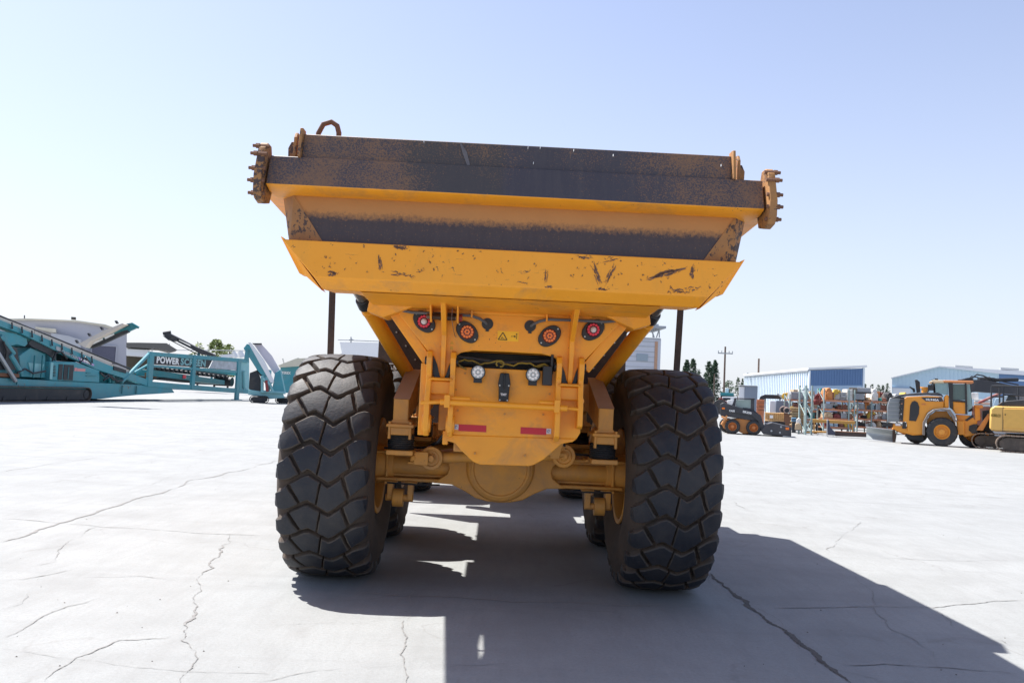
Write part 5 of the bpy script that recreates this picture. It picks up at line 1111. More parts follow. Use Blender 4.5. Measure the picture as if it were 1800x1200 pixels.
def salvage(kind, colour, X, Y, z, wd, hg, dp, label, group):
    global org
    org = Vector((X, Y, z)); b = MB(org); j = lambda: ri.uniform(.85, 1.0)
    m = CM[colour]
    if kind == 'pipe':
        n_ = max(2, int(hg / .12)); e = None
        for k in range(4): b.cyl((X - wd / 2 * j(), Y + .1 + k * .13, z + .06), (X + wd / 2 * j(), Y + .1 + k * .13, z + .06), .06, n=8)
        for k in range(3): b.cyl((X - wd / 2 * j(), Y + .16 + k * .13, z + .165), (X + wd / 2 * j(), Y + .16 + k * .13, z + .165), .055, n=8)
        nm = 'pipe_bundle'
    elif kind == 'crate':
        for k in range(4): z0 = z + .02 + k * (hg - .04) / 4; b.box(X - wd / 2, X + wd / 2, Y, Y + .03, z0, z0 + (hg - .04) / 4 - .03)
        b.box(X - wd / 2 + .02, X + wd / 2 - .02, Y + .03, Y + dp, z + .01, z + hg - .03)
        for s_ in (-1, 1): b.box(X + s_ * wd / 2 - .03, X + s_ * wd / 2 + .03, Y - .02, Y, z, z + hg)
        nm = 'parts_crate'
    elif kind == 'housing':
        pts = [(-.5, 0), (.5, 0), (.5, .45), (.3, .8), (.1, 1), (-.25, .95), (-.5, .6)]; b.prism([(X + u * wd, z + v * hg) for u, v in pts], 'y', Y + .02, Y + dp)
        b.cyl((X, Y - .05, z + hg * .45), (X, Y + .02, z + hg * .45), hg * .25, n=12); b.box(X - wd * .55, X - wd * .3, Y + .1, Y + dp * .6, z + hg * .5, z + hg * .8); nm = 'old_gearbox'
    elif kind == 'arm':
        b.prism([(X - wd / 2, z), (X - wd / 2 + .15, z), (X, z + hg * .6), (X + wd / 2 - .1, z + hg * .5), (X + wd / 2, z + hg * .8), (X + wd / 2 - .15, z + hg), (X - .1, z + hg * .95), (X - wd / 2, z + .2)], 'y', Y + .2, Y + .45)
        for s_, zz in ((-.45, .1), (.42, .8)): b.cyl((X + s_ * wd, Y + .12, z + zz * hg), (X + s_ * wd, Y + .52, z + zz * hg), .09, n=10)
        nm = 'scrap_linkage'
    else:
        n_ = 3
        for k in range(n_): b.box(X - wd / 2 * j(), X + wd / 2 * j(), Y + ri.uniform(0, .1), Y + dp * j(), z + k * hg / n_, z + (k + .82) * hg / n_)
        nm = 'panel_stack'
    ob_ = b.build(nm, m, None, bevel=.01); ob_.location = org; tag(ob_, label, nm.split('_')[-1] if nm != 'parts_crate' else 'crate', group)
kinds = ['crate', 'housing', 'arm', 'pipe', 'panel']; lvl_names = ['bottom', 'second', 'third', 'top']
KN = {'crate': 'slatted crate', 'housing': 'humped gearbox', 'arm': 'cranked steel linkage', 'pipe': 'bundle of short pipes', 'panel': 'stack of flat panels'}
used = set()
LVD = [zof(64, 1480, y) for y in (748, 734, 719, 704)]
rkD = rack(64, (1392, 1440, 1490, 1545, 1600), LVD, 'long orange-beamed storage rack standing furthest back behind the others', top=696)
for (e, p), Y, xr, nm, zs in ((rkD, 64, (1393, 1600), 'rear', LVD), (rkC, 60, (1389, 1440), 'left', [zof(60, 1415, y) for y in (750, 737, 722, 704)]), (rkA, 56, (1449, 1501), 'middle', LV), (rkB, 58, (1508, 1589), 'right', [zof(58, 1540, y) for y in (752, 738, 722, 706)])):
    X0, X1 = p.hit(xr[0], 715).x, p.hit(xr[1], 715).x
    for li, z in enumerate(zs):
        room = (zs[li + 1] - z - .12) if li < 3 else .85; x = X0 + .08; cnt = 0
        ks = kinds[:]; cs = list(CL); ri.shuffle(cs); seq = []
        while x < X1 - .25:
            wd = ri.uniform(.24, .52)
            if x + wd > X1: break
            k = ri.choice(kinds); c = None
            for c_ in ri.sample(cs, len(cs)) if ri.random() < .5 else sorted(cs, key=lambda q: (q not in ('white', 'grey', 'black', 'rust-brown', 'tan'), ri.random())):
                if (k, c_, nm, li) not in used: c = c_; break
            if c is None: x += wd; continue
            used.add((k, c, nm, li)); hg = room * ri.uniform(.6, 1.0)
            if k in ('pipe',): hg = .2
            salvage(k, c, x + wd / 2, Y + .05, z + .062, wd, hg, .9, f'{c} {KN[k]} on the {lvl_names[li]} level of the {nm} orange-beamed rack', 'salvaged parts on the storage racks'); x += wd + ri.uniform(.0, .08); cnt += 1
# bigger pieces on top and on the ground
thing_box('scrap_pile', 'dark rust-red heap of machine castings on top of the middle rack', 'scrap', 57, [('heap', CM['dark red'], lambda b_, p: [b_.slab(p, [(1430, 711), (1431, 698), (1437, 691), (1446, 688), (1451, 692), (1451, 712)], 1.5, 0)] + [b_.rod(p, (ri.uniform(1433, 1449), ri.uniform(692, 708)), (ri.uniform(1433, 1449), ri.uniform(692, 708)), .12, -.2) for _ in range(9)]), ('foot', CM['black'], lambda b_, p: b_.rect(p, 1436, 711, 1446, 762, .8, .3))], 1440)
thing_box('pallet_box', 'long cream pallet box on the top of the middle rack, under two grey tanks', 'box', 56.3, [('box', CM['white'], lambda b_, p: b_.rect(p, 1468, 690, 1490, 702.5, .9, 0)), ('lid', CM['tan'], lambda b_, p: b_.rect(p, 1467, 688.5, 1491, 690, .95, -.03))], 1480)
thing_box('steel_tank', 'pair of grey steel tanks with brown ends stacked highest on the racks', 'tank', 57.3, [('tank', CM['grey'], lambda b_, p: [b_.rect(p, 1507, 681, 1531, 689, 1, 0), b_.rect(p, 1503.5, 691, 1518, 702, 1, 0)]), ('end', mat('tank_end', (.20, .17, .13), .8), lambda b_, p: [b_.rect(p, 1492, 681, 1507, 689, 1, 0), b_.rect(p, 1492.5, 691, 1503, 702, 1, 0)]), ('deck', M['dark'], lambda b_, p: [b_.rect(p, 1490, 689, 1532, 690.7, 1.1, -.05), b_.rect(p, 1490, 702, 1520, 703.5, 1, 0), b_.rect(p, 1515, 690.7, 1517, 706, .1, .4)])], 1510)
thing_box('metal_frame', 'white boxy frame standing left of the cream pallet box', 'frame', 56.2, [('frame', CM['pale blue'], lambda b_, p: b_.rect(p, 1452, 689, 1459, 702, .8, 0)), ('band', CM['rust-brown'], lambda b_, p: b_.rect(p, 1459.5, 689, 1466, 702, .8, 0))], 1456)
thing_box('lumber_stack', 'stack of weathered brown planks left of the narrow rack frame', 'lumber', 51, [('planks', mat('weathered_planks', (.40, .28, .15), .85, scale=7, var=.4), lambda b_, p: [b_.rect(p, 1388 + (i * 7 % 5), 716 + i * 3.0, 1414 + (i * 5 % 4), 718.4 + i * 3.0, 1.2, (i % 3) * .05) for i in range(11)]), ('bearer', CM['tan'], lambda b_, p: [b_.rect(p, x, 749, x + 2, 762, 1, .1) for x in (1392, 1408)])], 1400)
thing_box('plastic_pallet', 'blue plastic pallets stacked by the brown planks', 'pallet', 50.3, [('pallet', mat('blue_plastic', (.10, .25, .40), .5), lambda b_, p: [b_.rect(p, 1391, 734 + k * 2.6, 1400, 735.6 + k * 2.6, .8, 0) for k in range(3)]), ('block', M['dark'], lambda b_, p: [b_.rect(p, 1392, 742, 1399, 762, .7, .1)])], 1395)
thing_box('wrapped_sack', 'two pale sacks piled against the foot of the narrow rack frame', 'sack', 48.6, [('sack', CM['tan'], lambda b_, p: b_.slab(p, [(1397, 755), (1398, 745), (1403, 743), (1408, 746), (1409, 755)], .7, 0)), ('upper_sack', CM['white'], lambda b_, p: b_.slab(p, [(1399, 745), (1400, 737), (1404, 734), (1408, 737), (1408, 744)], .6, .1))], 1403)
thing_box('steel_pipe', 'pale pipe lying on blocks between the narrow frame and the dark blade', 'pipe', 51.5, [('tube', CM['tan'], lambda b_, p: b_.rod(p, (1417, 748), (1434, 750), .12, .2)), ('block', CM['black'], lambda b_, p: [b_.rect(p, 1424, 752, 1426, 760, .3, .1), b_.rect(p, 1434, 745, 1437, 757, .5, .1)])], 1425)
thing_box('steel_plough', 'upright dark steel plough blade standing beside the long brown channel on the ground', 'plough', 46.5, [('blade', mat('slate_steel', (.06, .065, .10), .6), lambda b_, p: b_.slab(p, [(1455, 738), (1457.5, 738), (1459, 750), (1468, 760), (1468, 765), (1455, 764)], .5, 0)), ('cutting_edge', M['galv'], lambda b_, p: b_.rect(p, 1453, 737, 1455, 764.5, .6, -.05))], 1460)
thing_box('steel_channel', 'long dark brown steel channel lying on the concrete in front of the racks', 'channel', 46.2, [('channel', mat('brown_steel', (.075, .055, .05), .8), lambda b_, p: b_.slab(p, [(1468, 758), (1524, 761), (1524, 768), (1468, 766)], .5, 0)), ('flange', M['rust'], lambda b_, p: b_.slab(p, [(1468, 757.3), (1524, 760.3), (1524, 761), (1468, 758)], .6, -.05))], 1495)
# parked vehicles and junk far behind the tyre
thing_box('parked_van', 'white van parked far back left of the grey storage container', 'van', 88, [('body', M['whitew'], lambda b_, p: b_.slab(p, [(1266, 724), (1266, 704), (1270, 697), (1296, 697), (1297, 724)], 2, 0)), ('window', GL, lambda b_, p: b_.rect(p, 1271, 699, 1284, 704, .05, -.06)), ('wheel', M['rubber'], lambda b_, p: [b_.rod(p, (1272, 727), (1272, 727), .35, -.1, .2, n=14), b_.rod(p, (1291, 728), (1291, 728), .35, -.1, .2, n=14)])], 1280)
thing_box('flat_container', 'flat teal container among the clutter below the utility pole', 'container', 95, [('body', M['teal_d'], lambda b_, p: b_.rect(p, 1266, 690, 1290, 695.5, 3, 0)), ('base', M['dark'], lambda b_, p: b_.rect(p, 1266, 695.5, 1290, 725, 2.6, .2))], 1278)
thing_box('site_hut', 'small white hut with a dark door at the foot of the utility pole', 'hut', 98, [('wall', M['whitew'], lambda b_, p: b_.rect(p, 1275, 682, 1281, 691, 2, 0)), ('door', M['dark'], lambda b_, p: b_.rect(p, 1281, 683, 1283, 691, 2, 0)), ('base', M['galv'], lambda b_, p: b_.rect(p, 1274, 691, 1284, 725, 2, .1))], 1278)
thing_box('tractor', 'faded red tractor at the left end of the clutter row beside the tyre', 'tractor', 80, [('body', CM['dark red'], lambda b_, p: b_.slab(p, [(1262, 712), (1263, 700), (1269, 698), (1272, 703), (1278, 706), (1278, 714)], 1.4, 0)), ('hood', M['white'], lambda b_, p: b_.slab(p, [(1276, 714), (1279, 703), (1288, 702), (1290, 714)], 1.3, .1)), ('wheel', M['rubber'], lambda b_, p: [b_.rod(p, (1266, 715), (1266, 715), .7, -.2, .2, n=18), b_.rod(p, (1286, 720), (1286, 720), .45, -.2, .2, n=16)])], 1272)

# ---- wheels for the yard machines
def wheel(pl, cx, cy, rpx, rimpx, wd, off, m_rim, par, lug=18, hub=True):
    pl = pl.sh(off); off = 0; c = pl.hit(cx, cy); r = (pl.hit(cx, cy - rpx) - c).length; rr_ = r * rimpx / rpx; n = pl.n; d = pl.d
    c = Vector((c.x, c.y, r)) + n * off; up = Vector((0, 0, 1))
    def W(a, rad_, o): return c + (d * math.cos(a) + up * math.sin(a)) * rad_ + n * o
    b = MB(org); prof = [(rr_, .02), (r * .80, 0), (r * .93, .02), (r * .97, .07), (r * .97, wd - .07), (r * .93, wd - .02), (r * .8, wd), (rr_, wd - .02)]; N = 40; vs = []; fs = []
    for i in range(N):
        a = 2 * math.pi * i / N
        for q, o in prof: vs.append(W(a, q, o))
    K = len(prof)
    for i in range(N):
        for k in range(K): fs.append([i * K + k, ((i + 1) % N) * K + k, ((i + 1) % N) * K + (k + 1) % K, i * K + (k + 1) % K])
    b.add(vs, fs, 0)
    for i in range(lug * 2):
        a = 2 * math.pi * i / (lug * 2); s = 0 if i % 2 else 1; da = .055; o0, o1 = (.01, wd * .5) if s else (wd * .5, wd - .01); dz = .12 if s else -.12
        v = [W(a + p + (dz if o == o1 else 0) * (1 if s else -1), q, o) for p in (-da, da) for q in (r * .95, r) for o in (o0, o1)]
        b.add(v, [(0, 1, 3, 2), (4, 6, 7, 5), (0, 4, 5, 1), (2, 3, 7, 6), (0, 2, 6, 4), (1, 5, 7, 3)])
    w_ = b.build('wheel', M['rubber'], par)
    b = MB(org); prof = [(rr_ * 1.0, -.005), (rr_ * 1.04, .0), (rr_ * .98, .02), (rr_ * .86, .10), (rr_ * .80, .16), (rr_ * .45, .13), (rr_ * .40, .05), (rr_ * .2, .03), (.001, .03)]
    N = 32; K = len(prof); vs = [W(2 * math.pi * i / N, q, o) for i in range(N) for q, o in prof]
    b.add(vs, [[i * K + k, ((i + 1) % N) * K + k, ((i + 1) % N) * K + k + 1, i * K + k + 1] for i in range(N) for k in range(K - 1)])
    for i in range(8): a = i * math.pi / 4; b.cyl(W(a, rr_ * .6, .13), W(a, rr_ * .6, .17), rr_ * .05, n=6)
    b.build('rim', m_rim, w_); return w_

# ---- skid steer loader
ORG2 = mat('orange_paint', (.55, .21, .045), .5, scale=2, dirt=(.3, .17, .1)); CH = mat('charcoal_paint', (.032, .034, .042), .5, scale=2, dirt=(.09, .08, .08))
PK = Plane(gnd(1306, 763.5), (1, -.27)); g0 = gnd(1306, 763.5); org = g0.copy()
SK = empty('skid_steer_loader', org, 'black and orange skid steer loader with a wide dark bucket parked behind the right tyre', 'skid steer loader')
RMO = mat('orange_rim', (.55, .20, .06), .6, scale=3)
for off in (-.1, 1.35):
    for cx in (1287.5, 1325): wheel(PK, cx - (10 if off > 1 else 0), 750.5 - (1 if off > 1 else 0), 13.2, 7.2, .30, off, RMO, SK, 14)
part('chassis', ORG2, SK, slabs(PK, [[(1276, 737), (1300, 735), (1318, 737), (1330, 742), (1322, 755), (1314, 762), (1306, 762), (1296, 757), (1272, 752), (1268, 744)]], 1.2, .12), .03)
part('body', CH, SK, slabs(PK, [[(1266, 712), (1290, 713), (1296, 719), (1325, 720), (1338, 731), (1341, 742), (1330, 741), (1316, 738), (1284, 733), (1266, 730)]], 1.3, .02), .03)
cab = part('cab', CH, SK, lambda b_: [b_.slab(PK, [(1291, 699), (1326, 699.5), (1328, 702), (1289, 701)], 1.3, .0), b_.slab(PK, [(1291, 700), (1294, 700), (1292, 719), (1286, 714)], 1.2, .05), b_.slab(PK, [(1320, 701), (1326, 701), (1326, 724), (1320, 720)], 1.2, .05), b_.slab(PK, [(1291, 716), (1326, 718), (1326, 724), (1291, 720)], 1.2, .05)], .02)
part('window', mat('pale_green_glass', (.28, .36, .34), .1, bmp=0), cab, slabs(PK, [[(1294, 702.5), (1320, 702.5), (1320, 717), (1293, 716)]], .02, .10)); part('rear_glass', GL, cab, slabs(PK, [[(1294, 702.5), (1320, 702.5), (1320, 717), (1293, 716)]], .02, 1.1))
part('seat', CH, cab, slabs(PK, [[(1306, 705), (1314, 704), (1316, 717), (1306, 717)]], .5, .35), .02)
part('lift_arm', CH, SK, slabs(PK, [[(1266, 710), (1272, 707), (1300, 716), (1324, 723), (1337, 729), (1341, 742), (1346, 756), (1340, 756), (1332, 739), (1322, 731), (1290, 724), (1266, 718)]], .14, -.1), .02)
part('rear_light', AMB, SK, lambda b_: b_.rect(PK, 1269, 716, 1274, 719, .1, -.12)); part('steps', mat('orange_light', (.62, .28, .10), .5), SK, lambda b_: [b_.rod(PK, (1268, 746), (1278, 730), .05, -.06), b_.rod(PK, (1268, 732), (1278, 736), .05, -.06)])
text_on(PK, 'CASE', M['white'], SK, 1281.5, 723, 1291.5, 724, org, off=-.12, hpx=3.5); text_on(PK, 'SR250', M['white'], SK, 1305.5, 725, 1321, 728, org, off=-.12, hpx=4)
bk_ = part('bucket', CH, SK, lambda b_: [b_.slab(PK, [(1338, 758), (1346, 745), (1358, 742), (1391, 751), (1391, 767), (1380, 767), (1352, 764), (1342, 763)], 1.8, -.25)], .03)
part('hazard_label', AMB, bk_, lambda b_: b_.rect(PK, 1381, 751, 1387, 755, .02, -.29)); part('cutting_edge', M['galv'], bk_, slabs(PK, [[(1376, 765.5), (1392, 767), (1392, 768), (1376, 767.5)]], 1.9, -.3)); part('bolt', M['galv'], bk_, lambda b_: [b_.rod(PK, (x, y), (x, y), .05, -.28, -.2) for x, y in ((1356, 757), (1371, 760), (1373, 750))])

# ---- wheel loader
PW_ = Plane(gnd(1656, 784), (1, -.48)); org = gnd(1656, 784)
LD = empty('wheel_loader', org, 'orange-yellow wheel loader with a tall glazed cab and grey rear grille parked at the right', 'wheel loader')
LY = mat('loader_paint', (.72, .29, .025), .4, scale=1.5, dirt=(.4, .22, .1), dirt_amt=.2)
p = PW_
part('engine_cover', LY, LD, slabs(p, [[(1584, 739), (1588, 700), (1594, 697), (1630, 696), (1655, 697), (1659, 705), (1659, 718), (1640, 719), (1630, 726), (1624, 740), (1622, 762), (1612, 764), (1596, 760), (1594, 742)]], 1.5, .0), .04)
part('hood', CH, LD, slabs(p, [[(1566, 699), (1582, 693), (1612, 690), (1648, 690), (1656, 693), (1658, 697), (1630, 696), (1594, 696.5), (1586, 700)]], 1.45, .03), .03)
hd = part('hood_trim', M['whitew'], LD, slabs(p, [[(1583, 698), (1594, 695.5), (1630, 694.3), (1655, 695.8), (1655, 697), (1630, 695.6), (1594, 697)]], .05, -.04))
gr_ = part('rear_grille', mat('grille_grey', (.24, .26, .27), .5, scale=2), LD, lambda b_: b_.slab(p, [(1560, 741), (1559, 715), (1564, 699), (1584, 697), (1582, 741)], 1.2, .1), .03)
part('grille_bar', M['galv'], gr_, lambda b_: [b_.rect(p, 1560.5, y, 1580, y + .8, .05, .04) for y in (706, 713, 720, 727, 734)]); part('side_vent', M['black'], gr_, lambda b_: [b_.slab(p, [(1582, 702 + k * 9), (1588, 701 + k * 9), (1587, 708 + k * 9), (1580, 709 + k * 9)], .1, -.05) for k in range(4)] + [b_.slab(p, [(1587, 700), (1590, 700), (1587, 740), (1584, 740)], .05, -.03)])
part('side_vent', M['black'], LD, slabs(p, [[(1598, 739), (1600, 712), (1603, 706), (1608, 704), (1613, 707), (1616, 715), (1615, 728), (1610, 740)]], .06, -.04), .01)
lp_ = part('model_plate', CH, LD, slabs(p, [[(1619, 698), (1655, 698.5), (1658, 705.5), (1627, 705)]], .04, -.03)); text_on(p, 'HL940A', M['white'], lp_, 1627.5, 703.8, 1650.5, 705, org, off=-.05, hpx=4)
part('small_label', CM['orange'], LD, lambda b_: b_.rect(p, 1620, 709, 1627, 711.5, .03, -.03))
part('fender', mat('fender_grey', (.20, .17, .15), .6), LD, slabs(p, [[(1621, 764), (1622, 742), (1630, 727), (1642, 719), (1655, 717), (1670, 719), (1679, 732), (1681, 742), (1677, 741), (1671, 729), (1665, 722), (1652, 720.5), (1641, 723), (1632, 732), (1626, 746), (1626, 765)]], .7, -.25), .02)
part('wheel_arch', LY, LD, slabs(p, [[(1628, 742), (1634, 730), (1645, 722), (1664, 722), (1676, 738), (1681, 745), (1672, 748), (1630, 748)]], .2, .35), .02)
part('cab_base', LY, LD, lambda b_: [b_.slab(p, [(1674, 705), (1699, 707), (1699, 728), (1680, 727), (1675, 719)], 1.5, .05), b_.slab(p, [(1660, 697), (1664, 693), (1668, 695), (1668, 717), (1660, 717)], 1.2, .0)], .04)
part('cab_pillar', M['black'], LD, lambda b_: [b_.slab(p, [(1640, 671), (1643, 671), (1645, 692), (1641, 692)], .1, 1.2)])
part('cab_pillar', M['black'], LD, lambda b_: [b_.slab(p, [(1704, 674), (1706, 674), (1710, 722), (1702, 724)], .12, 1.3)])
cb_ = part('cab_frame', M['black'], LD, lambda b_: [b_.slab(p, [(1667, 672), (1675, 673), (1675, 720), (1669, 716)], .12, .0), b_.slab(p, [(1696, 673), (1699, 673), (1701, 728), (1697, 728)], .12, .0), b_.slab(p, [(1674, 702), (1699, 704), (1699, 707), (1674, 705)], .3, .0)])
part('cab_glass', mat('cab_glass_pale', (.22, .34, .36), .1, bmp=0), cb_, slabs(p, [[(1643, 673), (1667, 673), (1667, 693), (1660, 693), (1645, 690)]], .04, .08)); part('front_glass', mat('cab_glass_front', (.20, .32, .34), .1, bmp=0), cb_, slabs(p, [[(1699, 675), (1705, 675), (1709, 716), (1701, 722)]], .04, .08)); part('door_glass', mat('cab_glass_dark', (.08, .13, .125), .08, bmp=0), cb_, slabs(p, [[(1675, 675), (1696, 675), (1697, 703), (1675, 703)]], .04, .06))
part('cab_roof', mat('roof_orange', (.55, .22, .08), .6), LD, slabs(p, [[(1658, 668), (1711, 669), (1712, 673), (1660, 672)]], 1.7, -.05), .03); part('roof_front', mat('roof_cream', (.72, .55, .35), .6), LD, slabs(p, [[(1633, 671), (1640, 668), (1658, 668), (1660, 672.5), (1636, 673)]], 1.6, .0), .02)
part('beacon', M['black'], LD, lambda b_: [b_.rod(p, (1646, 668), (1646, 665), .08, .6), b_.rod(p, (1640, 669), (1640, 667), .06, .4)])
part('exhaust', M['black'], LD, slabs(p, [[(1608, 667), (1612, 667), (1617, 671), (1618, 689), (1611, 690)]], .22, .5), .02); part('intake_stack', M['black'], LD, slabs(p, [[(1598, 680), (1600, 679), (1608, 683), (1609, 689), (1605, 689), (1604, 685)]], .2, .9)); part('air_filter', LY, LD, lambda b_: [b_.rod(p, (1626, 690), (1626, 682), .16, .4, n=14), b_.rod(p, (1626, 682), (1626, 680), .22, .4, n=14)]); part('mirror', M['black'], LD, lambda b_: [b_.rect(p, 1631, 676, 1641, 686, .08, -.1), b_.rod(p, (1630, 690), (1640, 672), .03, -.05)])
part('counterweight', LY, LD, slabs(p, [[(1593, 742), (1608, 744), (1608, 752), (1622, 754), (1622, 764), (1604, 765), (1575, 756), (1569, 750), (1570, 744), (1594, 750)]], 1.3, .1), .03); part('rear_lamp', M['black'], LD, lambda b_: [b_.rect(p, 1586, 742, 1593, 753, .1, .0), b_.rect(p, 1552, 743, 1568, 749, .15, .0)]); part('lamp_lens', CLR, LD, lambda b_: [b_.rect(p, 1574, 744, 1583, 748, .05, -.02)])
part('front_frame', LY, LD, lambda b_: [b_.slab(p, [(1682, 739), (1695, 740), (1696, 764), (1683, 764)], .8, .1), b_.slab(p, [(1680, 728), (1706, 730), (1718, 740), (1716, 764), (1696, 768), (1690, 760)], .9, .3), b_.slab(p, [(1713, 712), (1722, 714), (1724, 738), (1714, 741)], .5, .3)], .03)
part('lift_arm', ORG2, LD, slabs(p, [[(1716, 756), (1738, 726), (1740, 734), (1728, 757)], [(1711, 712), (1727, 711), (1729, 716), (1724, 718)]], .4, .1), .03); part('joint_shade', M['dark'], LD, lambda b_: b_.slab(p, [(1712, 745), (1704, 748), (1703, 756), (1710, 762), (1718, 760), (1718, 745)], .1, .22)); part('underbody_shade', M['dark'], LD, lambda b_: b_.slab(p, [(1598, 752), (1620, 762), (1624, 775), (1600, 772), (1590, 766)], .8, .4)); part('frame_gap_shade', M['dark'], LD, lambda b_: b_.slab(p, [(1696, 738), (1706, 731), (1709, 728), (1712, 732), (1700, 740)], .1, .25)); part('arm_gap_shade', M['dark'], LD, lambda b_: b_.slab(p, [(1727, 722), (1740, 720), (1740, 758), (1728, 758)], .6, .6))  # the dark slabs are put in for shade between the loader's parts
YR = mat('yellow_rim', (.70, .30, .04), .5)
wheel(p, 1655.8, 758.5, 25.5, 12.6, .5, -.30, YR, LD); wheel(p, 1611, 762, 19, 9, .5, 1.7, YR, LD); wheel(p, 1709, 762, 21, 10, .5, .75, YR, LD); wheel(p, 1728, 757, 19, 9, .5, 1.75, YR, LD)
# ---- grey blade standing behind the loader
PD = Plane(gnd(1570, 777), (1, -.40)); org = gnd(1570, 777); ST = empty('snow_plough', org, 'galvanised grey curved blade standing on the concrete at the rear of the wheel loader', 'blade')
def curved(b_):
    n_ = 8; L = []
    for i in range(n_ + 1):
        f = i / n_; y = 750 + 20 * f; dpt = .22 * math.sin(f * math.pi); L.append((PD.hit(1523, y) + PD.n * dpt, PD.hit(1569, y + 6) + PD.n * dpt))
    for (a, b2), (c, d_) in zip(L, L[1:]):
        t = PD.n * .04; b_.add([a, b2, d_, c, a + t, b2 + t, d_ + t, c + t], [(0, 1, 2, 3), (7, 6, 5, 4), (0, 4, 5, 1), (1, 5, 6, 2), (2, 6, 7, 3), (3, 7, 4, 0)])
part('mouldboard', mat('galvanised_blade', (.42, .45, .45), .4, metal=.4, scale=2), ST, curved); part('end_plate', M['flap'], ST, slabs(PD, [[(1569, 755), (1573, 755), (1576, 765), (1574, 777), (1569, 777)]], .35, -.05), .01); part('top_edge', M['whitew'], ST, slabs(PD, [[(1522, 749), (1570, 755), (1570, 756), (1522, 750)]], .08, -.03)); part('base_strip', M['whitew'], ST, slabs(PD, [[(1523, 770), (1569, 776), (1569, 777), (1523, 771)]], .08, -.02)); part('push_frame', LY, ST, slabs(PD, [[(1571, 751), (1604, 763), (1606, 765), (1590, 764), (1568, 754)]], .5, .1))

# ---- yellow excavator, partly in frame
PX = Plane(gnd(1790, 796), (1, -.55)); org = gnd(1790, 796); EX = empty('excavator', org, 'pale yellow tracked excavator cut off by the right edge of the picture', 'excavator'); EY = mat('pale_yellow_paint', (.70, .42, .11), .45, scale=1.5, dirt=(.5, .35, .15), dirt_amt=.2)
p = PX
hs_ = part('upper_house', EY, EX, slabs(p, [[(1741, 718), (1748, 713), (1900, 716), (1900, 768), (1800, 761), (1748, 758), (1740, 754)]], 2.4, .2), .06)
part('side_door', mat('door_yellow', (.68, .39, .085), .45), hs_, slabs(p, [[(1764, 718), (1860, 720), (1860, 756), (1764, 752)]], .04, .165), .01); part('door_gap', M['track'], hs_, lambda b_: [b_.rect(p, 1762.4, 714, 1763.2, 759, .03, .175), b_.slab(p, [(1741, 756), (1900, 763), (1900, 764), (1741, 757)], .03, .17)])
part('handle', M['black'], hs_, lambda b_: b_.rect(p, 1766, 727.5, 1768, 729.5, .02, .14))
text_on(p, 'KOBELCO', mat('olive_letters', (.20, .14, .02), .6), hs_, 1742, 732, 1759, 733, org, off=.18, hpx=5)
part('railing', M['dark'], EX, lambda b_: [b_.rod(p, a_, c_, .035, o) for a_, c_, o in (((1742, 714), (1743, 678), .3), ((1743, 678), (1765, 678), .3), ((1765, 678), (1900, 682), .3), ((1763, 714), (1765, 678), .3), ((1757, 712), (1757, 680), 1.2), ((1742, 697), (1764, 697), .3), ((1743, 678), (1757, 680), .3), ((1765, 694), (1900, 698), .3), ((1790, 714), (1790, 679), 1.0))])
part('engine_deck', CH, EX, slabs(p, [[(1752, 713), (1760, 706), (1772, 704), (1800, 702), (1900, 704), (1900, 717)]], 1.6, .5), .03); part('cab', GL, EX, slabs(p, [[(1768, 704), (1772, 695), (1784, 694), (1788, 704)]], 1.2, 1.2), .02)
for cols, yt, yb, o in (((1707, 1900), (761.5, 772), (789, 800), 2.6), ((1750, 1960), (765, 775), (795, 806), -.1)):
    a, f = MB(org), MB(org); crawler(a, f, p, cols[0], cols[1], yt, yb, .6, o); a.build('crawler_track', mat('dusty_track_shoe', (.27, .20, .15), .8, scale=5, var=.4), EX, smooth=0); f.build('track_frame', M['track'], EX)
part('undercarriage', M['dark'], EX, slabs(p, [[(1770, 762), (1900, 767), (1900, 780), (1760, 775)]], 1.6, .8))
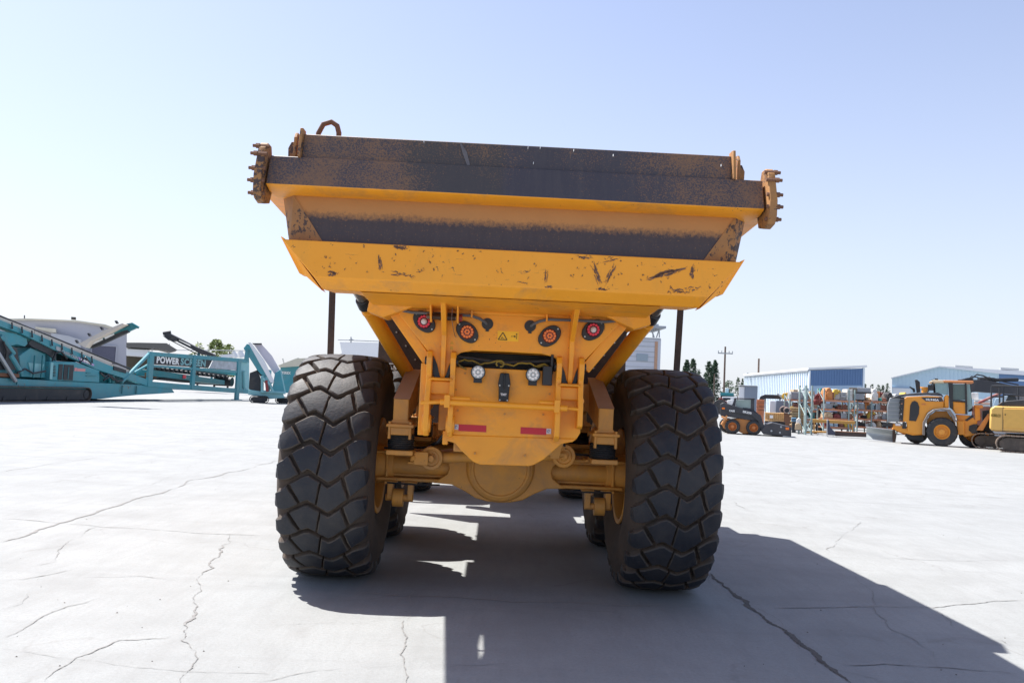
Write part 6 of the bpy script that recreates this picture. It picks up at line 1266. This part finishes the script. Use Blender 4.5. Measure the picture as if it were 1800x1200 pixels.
# ---- dark excavator boom behind
PY = Plane((0, 47), (1, 0)); org = Vector((PY.hit(1760, 740).x, 47, 0)); DB = empty('excavator', org, 'black excavator boom and arm stretched out level behind the loader cab', 'excavator')
part('boom', CH, DB, slabs(PY, [[(1707, 673), (1712, 667), (1735, 668), (1756, 672), (1790, 679), (1900, 684), (1900, 694), (1790, 693), (1740, 690), (1715, 688), (1706, 690)]], .5, 0), .02); part('bucket_cylinder', M['dark'], DB, lambda b_: [b_.rod(PY, (1735, 668), (1789, 667), .10, .2), b_.rod(PY, (1720, 667), (1740, 666), .13, .2)])
part('hose', M['black'], DB, lambda b_: b_.tube([PY.hit(x, y) for x, y in ((1690, 668), (1700, 665), (1709, 664), (1717, 658), (1728, 660), (1736, 664), (1748, 665), (1765, 671), (1790, 676))], .04, 6)); part('second_hose', M['black'], DB, lambda b_: b_.tube([PY.hit(x, y) + Vector((0, .3, 0)) for x, y in ((1706, 668), (1713, 661), (1724, 663), (1740, 672))], .035, 6))
part('arm_tip', M['dark'], DB, slabs(PY, [[(1690, 667), (1708, 664), (1714, 668), (1710, 672), (1692, 671)]], .4, .05)); part('house', CH, DB, slabs(PY, [[(1830, 690), (1920, 694), (1920, 750), (1830, 748)]], 2.5, 1), .05)
a, f = MB(org), MB(org); crawler(a, f, PY, 1800, 1930, (752, 758), (768, 774), .6, .5); a.build('crawler_track', M['track'], DB, smooth=0); f.build('track_frame', M['dark'], DB)
thing_box('parts_shelf_load', 'white and pink sheet stack seen between the loader and the yellow excavator', 'sheets', 62, [('sheets', CM['white'], lambda b_, p: [b_.rect(p, 1712, 702 + k * 3, 1745, 703.8 + k * 3, 1.4, k * .1) for k in range(4)] + [b_.rect(p, 1708, 690, 1720, 701, 1, .3)]), ('base', CM['rust-brown'], lambda b_, p: b_.rect(p, 1708, 714, 1748, 770, 1.2, .3)), ('tarp', CM['orange'], lambda b_, p: b_.rect(p, 1712, 708, 1740, 709.5, 1.5, -.05))], 1728)
thing_box('machine_part', 'dark blue and red machine parts heaped right behind the railing', 'machine part', 60, [('frame', CM['pale blue'], lambda b_, p: b_.slab(p, [(1745, 715), (1750, 700), (1775, 694), (1800, 696), (1830, 715)], 1.5, 0)), ('bar', CM['dark red'], lambda b_, p: [b_.rod(p, (1720, 708), (1760, 690), .1, .2), b_.rod(p, (1780, 700), (1820, 690), .1, .2)]), ('base', CM['grey'], lambda b_, p: b_.rect(p, 1745, 715, 1830, 775, 1.5, .3))], 1780)
